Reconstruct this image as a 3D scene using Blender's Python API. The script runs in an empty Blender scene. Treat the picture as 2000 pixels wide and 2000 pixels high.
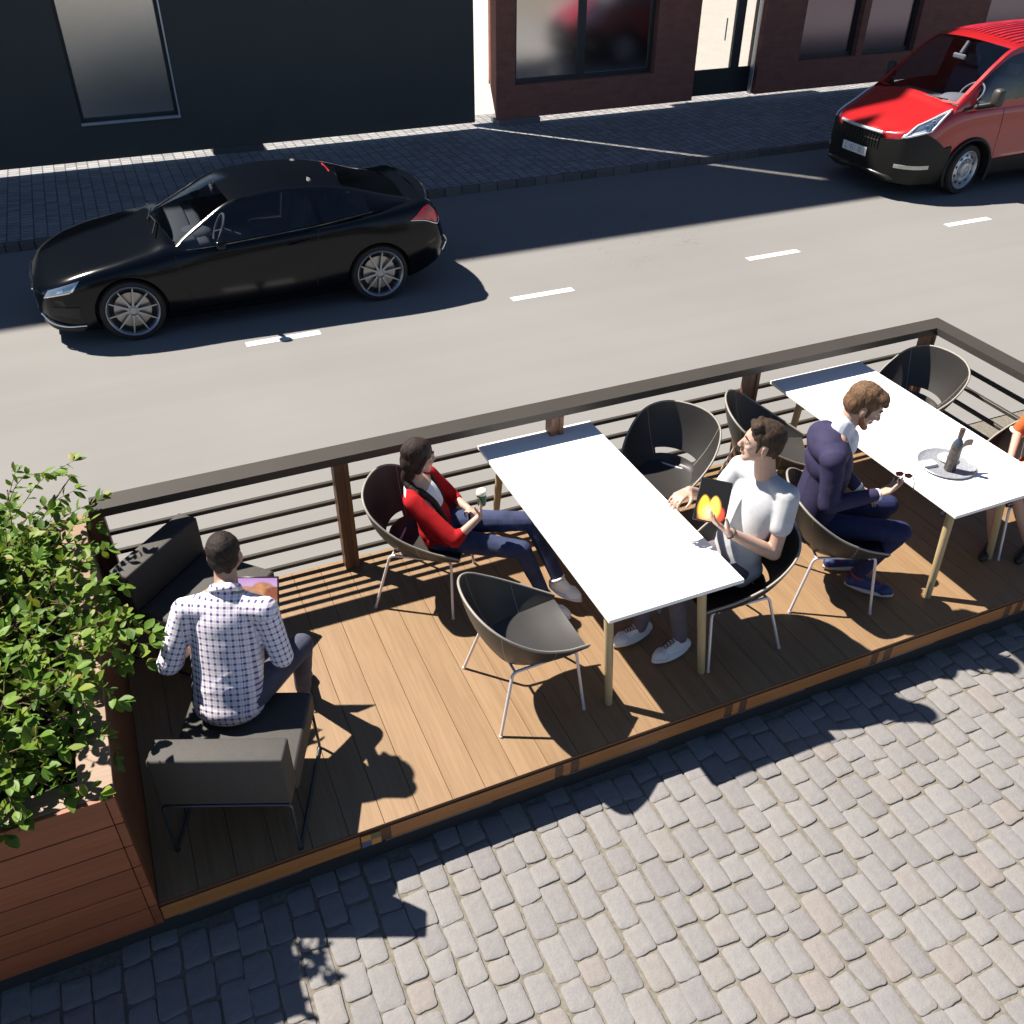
import bpy, bmesh, math, random
import numpy as np
from mathutils import Vector, Matrix, noise as mnoise
random.seed(7); rng = np.random.default_rng(7)
V = Vector
scene = bpy.context.scene
COL = scene.collection
ROAD, COB, PAVE = -0.30, -0.30, -0.185

# ------------------------------------------------------------------ tagging
def tag(o, label=None, cat=None, group=None, kind=None):
    if label: o['label'] = label
    if cat: o['category'] = cat
    if group: o['group'] = group
    if kind: o['kind'] = kind
    return o

def empty(name, loc=(0, 0, 0), rz=0.0):
    o = bpy.data.objects.new(name, None)
    o.empty_display_size = 0.1
    COL.objects.link(o)
    o.location = loc
    o.rotation_euler = (0, 0, rz)
    return o

def children(o): return [c for c in bpy.data.objects if c.parent == o]

def copy_tree(o, parent=None):
    c = o.copy(); COL.objects.link(c); c.parent = parent
    for ch in children(o): copy_tree(ch, c)
    return c

def link(name, me, mats, parent=None, smooth=None):
    o = bpy.data.objects.new(name, me)
    COL.objects.link(o)
    if not isinstance(mats, (list, tuple)): mats = [mats]
    if not me.materials:
        for m in mats: me.materials.append(m)
    if smooth is not None:
        me.polygons.foreach_set('use_smooth', [True] * len(me.polygons))
        if smooth < 179: me.set_sharp_from_angle(angle=math.radians(smooth))
        me.update()
    if parent: o.parent = parent
    return o

# ------------------------------------------------------------------ mesh builder
class MB:
    def __init__(s):
        s.bm = bmesh.new(); s.lay = s.bm.faces.layers.float.new('rnd'); s.r = 0.5; s.mi = 0
    def rnd(s, v=None):
        s.r = random.random() if v is None else v; return s
    def face(s, vs):
        try:
            f = s.bm.faces.new(vs)
        except ValueError:
            return None
        f[s.lay] = s.r; f.material_index = s.mi
        return f
    def poly(s, pts): return s.face([s.bm.verts.new(p) for p in pts])
    def box(s, lo, hi, bev=0.0, M=None):
        x0, y0, z0 = lo; x1, y1, z1 = hi
        if bev <= 0:
            P = [V((x, y, z)) for z in (z0, z1) for y in (y0, y1) for x in (x0, x1)]
            if M: P = [M @ p for p in P]
            v = [s.bm.verts.new(p) for p in P]
            for q in ((0, 2, 3, 1), (4, 5, 7, 6), (0, 1, 5, 4), (2, 6, 7, 3), (0, 4, 6, 2), (1, 3, 7, 5)): s.face([v[i] for i in q])
            return s
        b = bev   # chamfered box: 24 verts
        idx = {}
        for ix, (xa, xb) in enumerate(((x0, x0 + b), (x1, x1 - b))):
            for iy, (ya, yb) in enumerate(((y0, y0 + b), (y1, y1 - b))):
                for iz, (za, zb) in enumerate(((z0, z0 + b), (z1, z1 - b))):
                    for ax, p in enumerate(((xa, yb, zb), (xb, ya, zb), (xb, yb, za))):
                        p = V(p)
                        if M: p = M @ p
                        idx[ix, iy, iz, ax] = s.bm.verts.new(p)
        for i in (0, 1):
            q = [(i, 0, 0, 0), (i, 1, 0, 0), (i, 1, 1, 0), (i, 0, 1, 0)]; s.face([idx[k] for k in (q if i else q[::-1])])
            q = [(0, i, 0, 1), (1, i, 0, 1), (1, i, 1, 1), (0, i, 1, 1)]; s.face([idx[k] for k in (q[::-1] if i else q)])
            q = [(0, 0, i, 2), (1, 0, i, 2), (1, 1, i, 2), (0, 1, i, 2)]; s.face([idx[k] for k in (q if i else q[::-1])])
        for i in (0, 1):
            for j in (0, 1):
                s.face([idx[i, j, 0, 0], idx[i, j, 1, 0], idx[i, j, 1, 1], idx[i, j, 0, 1]])
                s.face([idx[i, 0, j, 0], idx[i, 1, j, 0], idx[i, 1, j, 2], idx[i, 0, j, 2]])
                s.face([idx[0, i, j, 1], idx[1, i, j, 1], idx[1, i, j, 2], idx[0, i, j, 2]])
                for k in (0, 1): s.face([idx[i, j, k, 0], idx[i, j, k, 1], idx[i, j, k, 2]])
        return s
    def tube(s, pts, r, n=8, closed=False, cap=True):
        pts = [V(p) for p in pts]; m = len(pts)
        rs = r if isinstance(r, (list, tuple)) else [r] * m
        rings = []; prevu = None
        for i, p in enumerate(pts):
            a = pts[i - 1] if (i or closed) else p
            c = pts[(i + 1) % m] if (i < m - 1 or closed) else p
            t = (c - a).normalized()
            u = prevu if prevu is not None else (V((0, 0, 1)) if abs(t.z) < .9 else V((1, 0, 0)))
            u = (u - t * u.dot(t)).normalized(); prevu = u; w = t.cross(u)
            rings.append([s.bm.verts.new(p + (u * math.cos(2 * math.pi * k / n) + w * math.sin(2 * math.pi * k / n)) * rs[i]) for k in range(n)])
        for i in range(m if closed else m - 1):
            A, B = rings[i], rings[(i + 1) % m]
            for k in range(n): s.face([A[k], A[(k + 1) % n], B[(k + 1) % n], B[k]])
        if cap and not closed:
            s.face(rings[0][::-1]); s.face(rings[-1])
        return s
    def lathe(s, prof, n=32, M=None, closed=True):
        M = M or Matrix(); rings = []
        for r, z in prof:
            if r < 1e-6: rings.append([s.bm.verts.new(M @ V((0, 0, z)))])
            else: rings.append([s.bm.verts.new(M @ V((r * math.cos(2 * math.pi * k / n), r * math.sin(2 * math.pi * k / n), z))) for k in range(n)])
        for A, B in zip(rings[:-1], rings[1:]):
            for k in range(n):
                k2 = (k + 1) % n
                if len(A) == 1 and len(B) == 1: continue
                if len(A) == 1: s.face([A[0], B[k2], B[k]])
                elif len(B) == 1: s.face([A[k], A[k2], B[0]])
                else: s.face([A[k], A[k2], B[k2], B[k]])
        return s
    def grid(s, rows, flip=False, closed_u=False, close_ends=False):
        g = [[s.bm.verts.new(p) for p in r] for r in rows]
        for A, B in zip(g[:-1], g[1:]):
            n = len(A)
            for k in range(n if closed_u else n - 1):
                q = [A[k], A[(k + 1) % n], B[(k + 1) % n], B[k]]
                s.face(q[::-1] if flip else q)
        if close_ends:
            s.face(g[0] if flip else g[0][::-1]); s.face(g[-1][::-1] if flip else g[-1])
        return g
    def prism(s, pts, ext):
        """closed polygon extruded by the vector ext"""
        ext = V(ext); A = [s.bm.verts.new(p) for p in pts]; B = [s.bm.verts.new(V(p) + ext) for p in pts]
        s.face(A[::-1]); s.face(B)
        n = len(A)
        for k in range(n): s.face([A[k], A[(k + 1) % n], B[(k + 1) % n], B[k]])
        return s
    def mesh(s, name, merge=0.0, fix=True):
        if merge: bmesh.ops.remove_doubles(s.bm, verts=s.bm.verts, dist=merge)
        if fix: bmesh.ops.recalc_face_normals(s.bm, faces=s.bm.faces)
        me = bpy.data.meshes.new(name); s.bm.to_mesh(me); s.bm.free(); return me
    def build(s, name, mats, parent=None, smooth=None, merge=0.0, fix=True):
        return link(name, s.mesh(name, merge, fix), mats, parent, smooth)

def spl(xs, ys):
    xs = np.array(xs, float); ys = np.array(ys, float)
    d = np.gradient(ys, xs) if len(xs) > 2 else np.full(len(xs), (ys[-1] - ys[0]) / (xs[-1] - xs[0]))
    def f(x):
        x = min(max(x, xs[0]), xs[-1]); i = min(max(int(np.searchsorted(xs, x) - 1), 0), len(xs) - 2)
        h = xs[i + 1] - xs[i]; t = (x - xs[i]) / h
        return float((2*t**3 - 3*t**2 + 1) * ys[i] + (t**3 - 2*t**2 + t) * h * d[i] + (-2*t**3 + 3*t**2) * ys[i+1] + (t**3 - t**2) * h * d[i+1])
    return f

def cat(pts, t):
    """Catmull-Rom through pts (list of Vectors), t in 0..len-1"""
    n = len(pts); i = min(max(int(t), 0), n - 2); u = t - i
    p1, p2 = pts[i], pts[i + 1]
    p0 = pts[i - 1] if i else p1 * 2 - p2
    p3 = pts[i + 2] if i + 2 < n else p2 * 2 - p1
    return 0.5 * ((2 * p1) + (p2 - p0) * u + (2 * p0 - 5 * p1 + 4 * p2 - p3) * u * u + (3 * p1 - p0 - 3 * p2 + p3) * u ** 3)

def smooth_path(pts, per=6, closed=False):
    pts = [V(p) for p in pts]
    if closed: pts = pts + [pts[0]]
    return [cat(pts, i / per) for i in range((len(pts) - 1) * per + (0 if closed else 1))]

def evaluated(me, mods):
    """apply modifiers to a mesh: mods = list of (type, dict); returns a new mesh"""
    o = bpy.data.objects.new('scratch', me); COL.objects.link(o)
    for t, kw in mods:
        m = o.modifiers.new('m', t)
        for k, v in kw.items(): setattr(m, k, v)
    dg = bpy.context.evaluated_depsgraph_get(); dg.update()
    r = bpy.data.meshes.new_from_object(o.evaluated_get(dg), preserve_all_data_layers=True, depsgraph=dg)
    bpy.data.objects.remove(o); return r

# ------------------------------------------------------------------ materials
def lin(c): return tuple(((v / 255) / 12.92 if v / 255 <= .04045 else ((v / 255 + .055) / 1.055) ** 2.4) for v in c)

def newmat(name):
    m = bpy.data.materials.new(name); m.use_nodes = True
    nt = m.node_tree; b = nt.nodes['Principled BSDF']; return m, nt, b

def node(nt, t, **kw):
    n = nt.nodes.new(t)
    for k, v in kw.items():
        if k.startswith('i_'): n.inputs[int(k[2:]) if k[2:].isdigit() else k[2:].replace('_', ' ')].default_value = v
        else: setattr(n, k, v)
    return n

def coords(nt, scale=(1, 1, 1), rot=(0, 0, 0), kind='Object'):
    tc = node(nt, 'ShaderNodeTexCoord'); mp = node(nt, 'ShaderNodeMapping')
    mp.inputs['Scale'].default_value = scale; mp.inputs['Rotation'].default_value = rot
    nt.links.new(tc.outputs[kind], mp.inputs['Vector']); return mp.outputs['Vector']

def mix(nt, fac, a, b, mode='MIX'):
    n = node(nt, 'ShaderNodeMix', data_type='RGBA', blend_type=mode)
    for sock, v in ((n.inputs[0], fac), (n.inputs[6], a), (n.inputs[7], b)):
        if hasattr(v, 'type') and hasattr(v, 'node'): nt.links.new(v, sock)
        elif isinstance(v, (int, float)): sock.default_value = v
        else: sock.default_value = (*v[:3], 1)
    return n.outputs[2]

def ramp(nt, fac, stops):
    n = node(nt, 'ShaderNodeValToRGB'); el = n.color_ramp.elements
    while len(el) < len(stops): el.new(.5)
    for e, (p, c) in zip(el, stops):
        e.position = p; e.color = (*c, 1) if hasattr(c, '__len__') else (c, c, c, 1)
    nt.links.new(fac, n.inputs[0]); return n.outputs[0]

def noise_tex(nt, vec, scale=5, detail=4, rough=.55):
    n = node(nt, 'ShaderNodeTexNoise'); n.inputs['Scale'].default_value = scale; n.inputs['Detail'].default_value = detail
    n.inputs['Roughness'].default_value = rough; nt.links.new(vec, n.inputs['Vector']); return n.outputs['Fac']

def bump(nt, b, h, strength=.3, dist=.01, prev=None):
    n = node(nt, 'ShaderNodeBump'); n.inputs['Strength'].default_value = strength; n.inputs['Distance'].default_value = dist
    nt.links.new(h, n.inputs['Height'])
    if prev: nt.links.new(prev, n.inputs['Normal'])
    nt.links.new(n.outputs[0], b.inputs['Normal']); return n.outputs[0]

def M(name, col, rough=.5, metal=0, spec=.5, var=0.0, vscale=6, bmp=0.0, bscale=60, coat=0.0, stretch=(1, 1, 1), rvar=0.0, sheen=0.0):
    m, nt, b = newmat(name)
    b.inputs['Base Color'].default_value = (*col, 1); b.inputs['Roughness'].default_value = rough
    b.inputs['Metallic'].default_value = metal; b.inputs['Specular IOR Level'].default_value = spec
    b.inputs['Coat Weight'].default_value = coat; b.inputs['Coat Roughness'].default_value = .03
    if sheen: b.inputs['Sheen Weight'].default_value = sheen
    v = coords(nt, stretch)
    if var:
        f = noise_tex(nt, v, vscale)
        f2 = ramp(nt, f, [(.3, 0.0), (.7, 1.0)])
        nt.links.new(mix(nt, f2, tuple(c * (1 - var) for c in col), tuple(min(c * (1 + var), 1) for c in col)), b.inputs['Base Color'])
    if rvar:
        f = noise_tex(nt, v, vscale * 2.3)
        mr = node(nt, 'ShaderNodeMapRange'); nt.links.new(f, mr.inputs[0])
        mr.inputs[3].default_value = max(rough - rvar, 0); mr.inputs[4].default_value = min(rough + rvar, 1)
        nt.links.new(mr.outputs[0], b.inputs['Roughness'])
    if bmp: bump(nt, b, noise_tex(nt, v, bscale, 3), bmp, .004)
    return m

def attr(nt, name='rnd'):
    n = node(nt, 'ShaderNodeAttribute'); n.attribute_name = name; return n

def wood(name, dark, light, axis='y', rough=.55, grain=18, spread=.35):
    """planks: grain streaks along an axis, tone shifts with the per-face value rnd"""
    m, nt, b = newmat(name); b.inputs['Roughness'].default_value = rough
    sc = {'x': (.55, grain * .55, grain), 'y': (grain * .55, .55, grain * .55), 'z': (grain, grain, .55)}[axis]
    tc = node(nt, 'ShaderNodeTexCoord'); a = attr(nt)
    add = node(nt, 'ShaderNodeVectorMath', operation='ADD')
    mulv = node(nt, 'ShaderNodeVectorMath', operation='SCALE'); mulv.inputs[0].default_value = (7.3, 13.1, 5.7)
    nt.links.new(a.outputs['Fac'], mulv.inputs['Scale']); nt.links.new(tc.outputs['Object'], add.inputs[0]); nt.links.new(mulv.outputs[0], add.inputs[1])
    mp = node(nt, 'ShaderNodeMapping'); mp.inputs['Scale'].default_value = sc; nt.links.new(add.outputs[0], mp.inputs[0])
    f1 = noise_tex(nt, mp.outputs[0], 1.0, 6, .62); f2 = noise_tex(nt, mp.outputs[0], 5.0, 3, .6)
    c = ramp(nt, f1, [(.28, dark), (.72, light)])
    c = mix(nt, .25, c, ramp(nt, f2, [(.35, tuple(x * .55 for x in dark)), (.65, light)]))
    bright = node(nt, 'ShaderNodeMapRange'); nt.links.new(a.outputs['Fac'], bright.inputs[0])
    bright.inputs[3].default_value = 1 - spread; bright.inputs[4].default_value = 1 + spread
    c = mix(nt, 1.0, c, bright.outputs[0], 'MULTIPLY') if False else c
    mm = node(nt, 'ShaderNodeVectorMath', operation='SCALE'); nt.links.new(c, mm.inputs[0]); nt.links.new(bright.outputs[0], mm.inputs['Scale'])
    nt.links.new(mm.outputs[0], b.inputs['Base Color'])
    bump(nt, b, f2, .12, .003); return m

def glass(name, tint=(.8, .85, .9), tr=.75, rough=.0):
    """thin pane: see-through mixed with a mirror coat by the viewing angle"""
    m, nt, b = newmat(name); nt.nodes.remove(b); out = nt.nodes['Material Output']
    t = node(nt, 'ShaderNodeBsdfTransparent'); t.inputs[0].default_value = (*[c * tr for c in tint], 1)
    g = node(nt, 'ShaderNodeBsdfGlossy'); g.inputs['Roughness'].default_value = rough
    ge = node(nt, 'ShaderNodeNewGeometry'); dt = node(nt, 'ShaderNodeVectorMath', operation='DOT_PRODUCT'); nt.links.new(ge.outputs['Normal'], dt.inputs[0]); nt.links.new(ge.outputs['Incoming'], dt.inputs[1])
    ab = node(nt, 'ShaderNodeMath', operation='ABSOLUTE'); nt.links.new(dt.outputs['Value'], ab.inputs[0]); om = node(nt, 'ShaderNodeMath', operation='SUBTRACT'); om.inputs[0].default_value = 1; nt.links.new(ab.outputs[0], om.inputs[1])
    pw = node(nt, 'ShaderNodeMath', operation='POWER'); nt.links.new(om.outputs[0], pw.inputs[0]); pw.inputs[1].default_value = 5
    f = node(nt, 'ShaderNodeMath', operation='MULTIPLY_ADD'); nt.links.new(pw.outputs[0], f.inputs[0]); f.inputs[1].default_value = .92; f.inputs[2].default_value = .07
    x = node(nt, 'ShaderNodeMixShader'); nt.links.new(f.outputs[0], x.inputs[0]); nt.links.new(t.outputs[0], x.inputs[1]); nt.links.new(g.outputs[0], x.inputs[2])
    nt.links.new(x.outputs[0], out.inputs[0]); return m
# ------------------------------------------------------------------ camera, sun, sky
R0 = V((0.9172265, -0.3983157, 0.0063333)); R1 = V((0.2312154, 0.5452458, 0.8057583)); R2 = V((0.3243994, 0.7375985, -0.5922107))
camd = bpy.data.cameras.new('camera'); cam = bpy.data.objects.new('camera', camd); COL.objects.link(cam)
camd.sensor_width = 36; camd.lens = 36 * 1797.2 / 2000; camd.clip_end = 500; camd.clip_start = .05
mw = Matrix.Identity(4)
for i in range(3): mw[i][0], mw[i][1], mw[i][2] = R0[i], R1[i], -R2[i]
mw.translation = (0, 0, 4.25); cam.matrix_world = mw; scene.camera = cam

SUN_TO = V((-0.494, 0.558, 1.04)).normalized()
sd = bpy.data.lights.new('sun', 'SUN'); sd.energy = 5.0; sd.angle = math.radians(.8); sd.color = (1.0, .93, .835)
so = bpy.data.objects.new('sun', sd); COL.objects.link(so); so.rotation_euler = SUN_TO.to_track_quat('Z', 'Y').to_euler()
w = bpy.data.worlds.new('World'); scene.world = w; w.use_nodes = True
wn = w.node_tree; sky = wn.nodes.new('ShaderNodeTexSky'); sky.sky_type = 'NISHITA'; sky.sun_disc = False
sky.sun_elevation = math.asin(SUN_TO.z); sky.sun_rotation = math.atan2(SUN_TO.x, SUN_TO.y); sky.ozone_density = 1.6; sky.altitude = 2600; sky.dust_density = .4
bg = wn.nodes['Background']; bg.inputs[1].default_value = .05; wn.links.new(sky.outputs[0], bg.inputs[0])
vs = scene.view_settings; vs.view_transform = 'Standard'; vs.look = 'None'; vs.exposure = 1.22; vs.gamma = 1
scene.cycles.max_bounces = 8; scene.cycles.use_denoising = True; scene.cycles.caustics_reflective = False; scene.cycles.caustics_refractive = False

# ------------------------------------------------------------------ ground surfaces
def ground_mat():
    m, nt, b = newmat('asphalt'); v = coords(nt)
    big = ramp(nt, noise_tex(nt, v, .35, 3), [(.35, (.178, .174, .167)), (.65, (.196, .191, .184))])
    fine = noise_tex(nt, v, 90, 2, .7)
    c = mix(nt, .10, big, ramp(nt, fine, [(.35, (.12, .12, .12)), (.65, (.26, .25, .24))]))
    # faint lengthwise wear
    st = noise_tex(nt, coords(nt, (.05, 2.2, 1)), 1.2, 3)
    c = mix(nt, .16, c, ramp(nt, st, [(.4, (.165, .161, .155)), (.62, (.212, .206, .199))]))
    # hairline cracks, only in a patch round (6.6, 11)
    vo = node(nt, 'ShaderNodeTexVoronoi', feature='DISTANCE_TO_EDGE'); vo.inputs['Scale'].default_value = 3.2
    wob = node(nt, 'ShaderNodeVectorMath', operation='ADD'); nz = node(nt, 'ShaderNodeTexNoise'); nz.inputs['Scale'].default_value = 6
    nt.links.new(v, nz.inputs['Vector']); nt.links.new(v, wob.inputs[0])
    sc = node(nt, 'ShaderNodeVectorMath', operation='SCALE'); sc.inputs['Scale'].default_value = .5
    nt.links.new(nz.outputs['Color'], sc.inputs[0]); nt.links.new(sc.outputs[0], wob.inputs[1]); nt.links.new(wob.outputs[0], vo.inputs['Vector'])
    line = ramp(nt, vo.outputs['Distance'], [(0.0, 1.0), (.018, 0.0)])
    d = node(nt, 'ShaderNodeVectorMath', operation='DISTANCE'); nt.links.new(v, d.inputs[0]); d.inputs[1].default_value = (6.75, 11.1, ROAD)
    near = ramp(nt, d.outputs['Value'], [(.55, 1.0), (1.0, 0.0)])
    # the ramp clamps at 1 m: scale the distance first
    dv = node(nt, 'ShaderNodeMath', operation='MULTIPLY'); dv.inputs[1].default_value = .62; nt.links.new(d.outputs['Value'], dv.inputs[0])
    near = ramp(nt, dv.outputs[0], [(.45, 1.0), (.95, 0.0)])
    br = ramp(nt, noise_tex(nt, v, 2.6, 2), [(.5, 0.0), (.58, 1.0)])
    k = mix(nt, 1.0, mix(nt, 1.0, line, near, 'MULTIPLY'), br, 'MULTIPLY')
    k2 = node(nt, 'ShaderNodeMath', operation='MULTIPLY'); k2.inputs[1].default_value = .75; nt.links.new(k, k2.inputs[0])
    c = mix(nt, k2.outputs[0], c, (.08, .07, .055))
    nt.links.new(c, b.inputs['Base Color']); b.inputs['Roughness'].default_value = .88; b.inputs['Specular IOR Level'].default_value = .25
    bump(nt, b, fine, .12, .004); return m
mb = MB(); mb.poly([(-120, 5.26, ROAD), (160, 5.26, ROAD), (160, 13.70, ROAD), (-120, 13.70, ROAD)])
road = tag(mb.build('road', ground_mat()), 'grey asphalt street between the deck and the far pavement', 'road', kind='structure')
mb = MB(); PAINT = M('road_paint', (.62, .61, .59), .6, var=.06, vscale=25, bmp=.15, bscale=120)
for k in range(-6, 14):
    x = 1.03 + 3.36 * k + (0.0, -.16, -.08, .04)[k % 4] * (0 <= k < 4)
    mb.box((x, 9.61, ROAD + .0), (x + .83, 9.73, ROAD + .004))
mb.build('road_marking', PAINT, road)

mb = MB(); mb.poly([(-150, -120, ROAD - .02), (200, -120, ROAD - .02), (200, 200, ROAD - .02), (-150, 200, ROAD - .02)])
tag(mb.build('ground', M('packed_earth', (.18, .165, .15), .95, var=.15, vscale=.4)), 'pale bare ground under and beyond the street', 'ground', kind='structure')

# far pavement of small setts in rows, with a kerb of stone blocks
def paver_mat(name, base, joint, bw, bh, off=.5):
    m, nt, b = newmat(name); v = coords(nt, rot=(0, 0, math.pi / 2))
    br = node(nt, 'ShaderNodeTexBrick', offset=off); br.inputs['Scale'].default_value = 1; br.inputs['Brick Width'].default_value = bw
    br.inputs['Row Height'].default_value = bh; br.inputs['Mortar Size'].default_value = .012; br.inputs['Mortar Smooth'].default_value = .6; br.inputs['Bias'].default_value = 0
    br.inputs['Color1'].default_value = (*[c * .72 for c in base], 1); br.inputs['Color2'].default_value = (*[min(c * 1.25, 1) for c in base], 1); br.inputs['Mortar'].default_value = (*joint, 1)
    nt.links.new(v, br.inputs['Vector'])
    n = noise_tex(nt, coords(nt), 14, 4)
    c = mix(nt, .30, br.outputs['Color'], ramp(nt, n, [(.3, tuple(x * .6 for x in base)), (.7, tuple(min(x * 1.3, 1) for x in base))]))
    nt.links.new(c, b.inputs['Base Color']); b.inputs['Roughness'].default_value = .85
    inv = node(nt, 'ShaderNodeMath', operation='SUBTRACT'); inv.inputs[0].default_value = 1; nt.links.new(br.outputs['Fac'], inv.inputs[1])
    n1 = bump(nt, b, inv.outputs[0], .9, .012); bump(nt, b, n, .25, .006, n1); return m
PAVER = paver_mat('small_setts', (.25, .245, .245), (.035, .035, .037), .125, .172)
mb = MB(); mb.poly([(-60, 13.77, PAVE), (90, 13.77, PAVE), (90, 17.9, PAVE), (-60, 17.9, PAVE)])
pav = tag(mb.build('pavement', PAVER), 'far pavement of small grey setts along the shopfronts', 'pavement', kind='structure')
mb = MB(); x = -12.0
while x < 32:
    l = random.uniform(.17, .34); j = random.uniform(-.004, .004)
    mb.rnd().box((x, 13.685 + j, ROAD - .02), (x + l - .008, 13.775, PAVE + .003 + j), .008); x += l
def stone_mat(name, lo, hi, bm=.4, scale=30):
    m, nt, b = newmat(name); a = attr(nt); v = coords(nt)
    c = ramp(nt, a.outputs['Fac'], [(0, lo), (1, hi)])
    n = noise_tex(nt, v, scale, 5, .65)
    c = mix(nt, .22, c, ramp(nt, n, [(.3, tuple(x * .55 for x in lo)), (.7, tuple(min(1, x * 1.25) for x in hi))]))
    nt.links.new(c, b.inputs['Base Color']); b.inputs['Roughness'].default_value = .85; bump(nt, b, n, bm, .008); return m
tag(mb.build('kerb', stone_mat('kerb_stone', (.09, .085, .08), (.15, .14, .13)), smooth=30), 'kerb of dark stone blocks edging the far pavement', 'kerb', kind='structure')
# sunlit forecourt behind the shopfronts
mb = MB(); mb.poly([(-60, 17.9, PAVE), (90, 17.9, PAVE), (90, 48, PAVE), (-60, 48, PAVE)])
tag(mb.build('courtyard', M('pale_flagstone', (.40, .375, .335), .9, var=.05, vscale=2, bmp=.1)), 'pale courtyard behind the shopfronts', 'courtyard', kind='structure')

# near pavement: hand-laid setts, real stones
def cobbles():
    mb = MB(); cw = .139; x = -3.6; S = 3
    while x < 9.2:
        y = -1.6 + random.uniform(0, .2); wob = random.uniform(0, 6)
        while y < 3.02:
            l = random.choice((.15, .17, .185, .2, .21, .225)) * random.uniform(.92, 1.06)
            if y > 2.94: break
            g = random.uniform(.006, .011)
            dx = .006 * math.sin(y * 2.1 + wob)
            cx, cy = x + cw / 2 + dx, y + l / 2; hw, hl = cw / 2 - g / 2, l / 2 - g / 2
            r = random.uniform(.012, .026); z = COB + random.uniform(-.0035, .0025)
            jit = [(random.uniform(-.005, .005), random.uniform(-.008, .008)) for _ in range(4)]
            out = []
            for ci, (sx, sy) in enumerate(((1, 1), (-1, 1), (-1, -1), (1, -1))):
                a0 = ci * math.pi / 2
                for k in range(4):
                    a = a0 + k * math.pi / 6
                    out.append((cx + sx * (hw - r) + jit[ci][0] + r * math.cos(a), cy + sy * (hl - r) + jit[ci][1] + r * math.sin(a)))
            mid = []
            for i in range(16):
                p, q = out[i], out[(i + 1) % 16]; mid.append(p)
                if i % 4 == 3:
                    for t in (.33, .67):
                        nx, ny = (p[0] + (q[0] - p[0]) * t, p[1] + (q[1] - p[1]) * t)
                        e = random.uniform(-.003, .0035); dl = math.hypot(nx - cx, ny - cy); mid.append((nx + (nx - cx) / dl * e, ny + (ny - cy) / dl * e))
            tx, ty = random.uniform(-.012, .012), random.uniform(-.012, .012)
            rings = []
            for sc, dz in ((1.0, -.035), (1.0, -.007), (.98, -.0018), (.93, .0), (.5, .001)):
                rings.append([V((cx + (px - cx) * sc, cy + (py - cy) * sc, z + dz + (px - cx) * tx + (py - cy) * ty)) for px, py in mid])
            mb.rnd()
            g_ = mb.grid(rings, closed_u=True); mb.face(g_[-1])
            y += l
        x += cw
    m, nt, b = newmat('sett_granite'); a = attr(nt); v = coords(nt)
    c = ramp(nt, a.outputs['Fac'], [(0, (.168, .158, .160)), (.45, (.190, .180, .179)), (.80, (.206, .196, .193)), (.92, (.202, .187, .178)), (1.0, (.205, .178, .164))])
    n = noise_tex(nt, v, 26, 6, .7); n2 = noise_tex(nt, v, 150, 2, .6)
    c = mix(nt, .22, c, ramp(nt, n, [(.3, (.125, .12, .12)), (.7, (.25, .24, .232))]))
    c = mix(nt, .08, c, ramp(nt, n2, [(.4, (.075, .075, .075)), (.6, (.29, .28, .27))]))
    nt.links.new(c, b.inputs['Base Color']); b.inputs['Roughness'].default_value = .8; b.inputs['Specular IOR Level'].default_value = .35
    n1 = bump(nt, b, n, .55, .010); bump(nt, b, n2, .25, .004, n1)
    return mb.build('cobbled_pavement', m, smooth=50)
tag(cobbles(), 'near pavement of pale grey rounded setts laid in straight courses', 'pavement', kind='structure')
mb = MB(); mb.poly([(-60, -60, COB - .0085), (90, -60, COB - .0085), (90, 5.255, COB - .0085), (-60, 5.255, COB - .0085)])
tag(mb.build('sand_bed', M('joint_sand', (.150, .135, .108), .95, var=.25, vscale=40, bmp=.5, bscale=200)), 'sandy joint bed between the near setts', 'ground', kind='structure')

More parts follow.
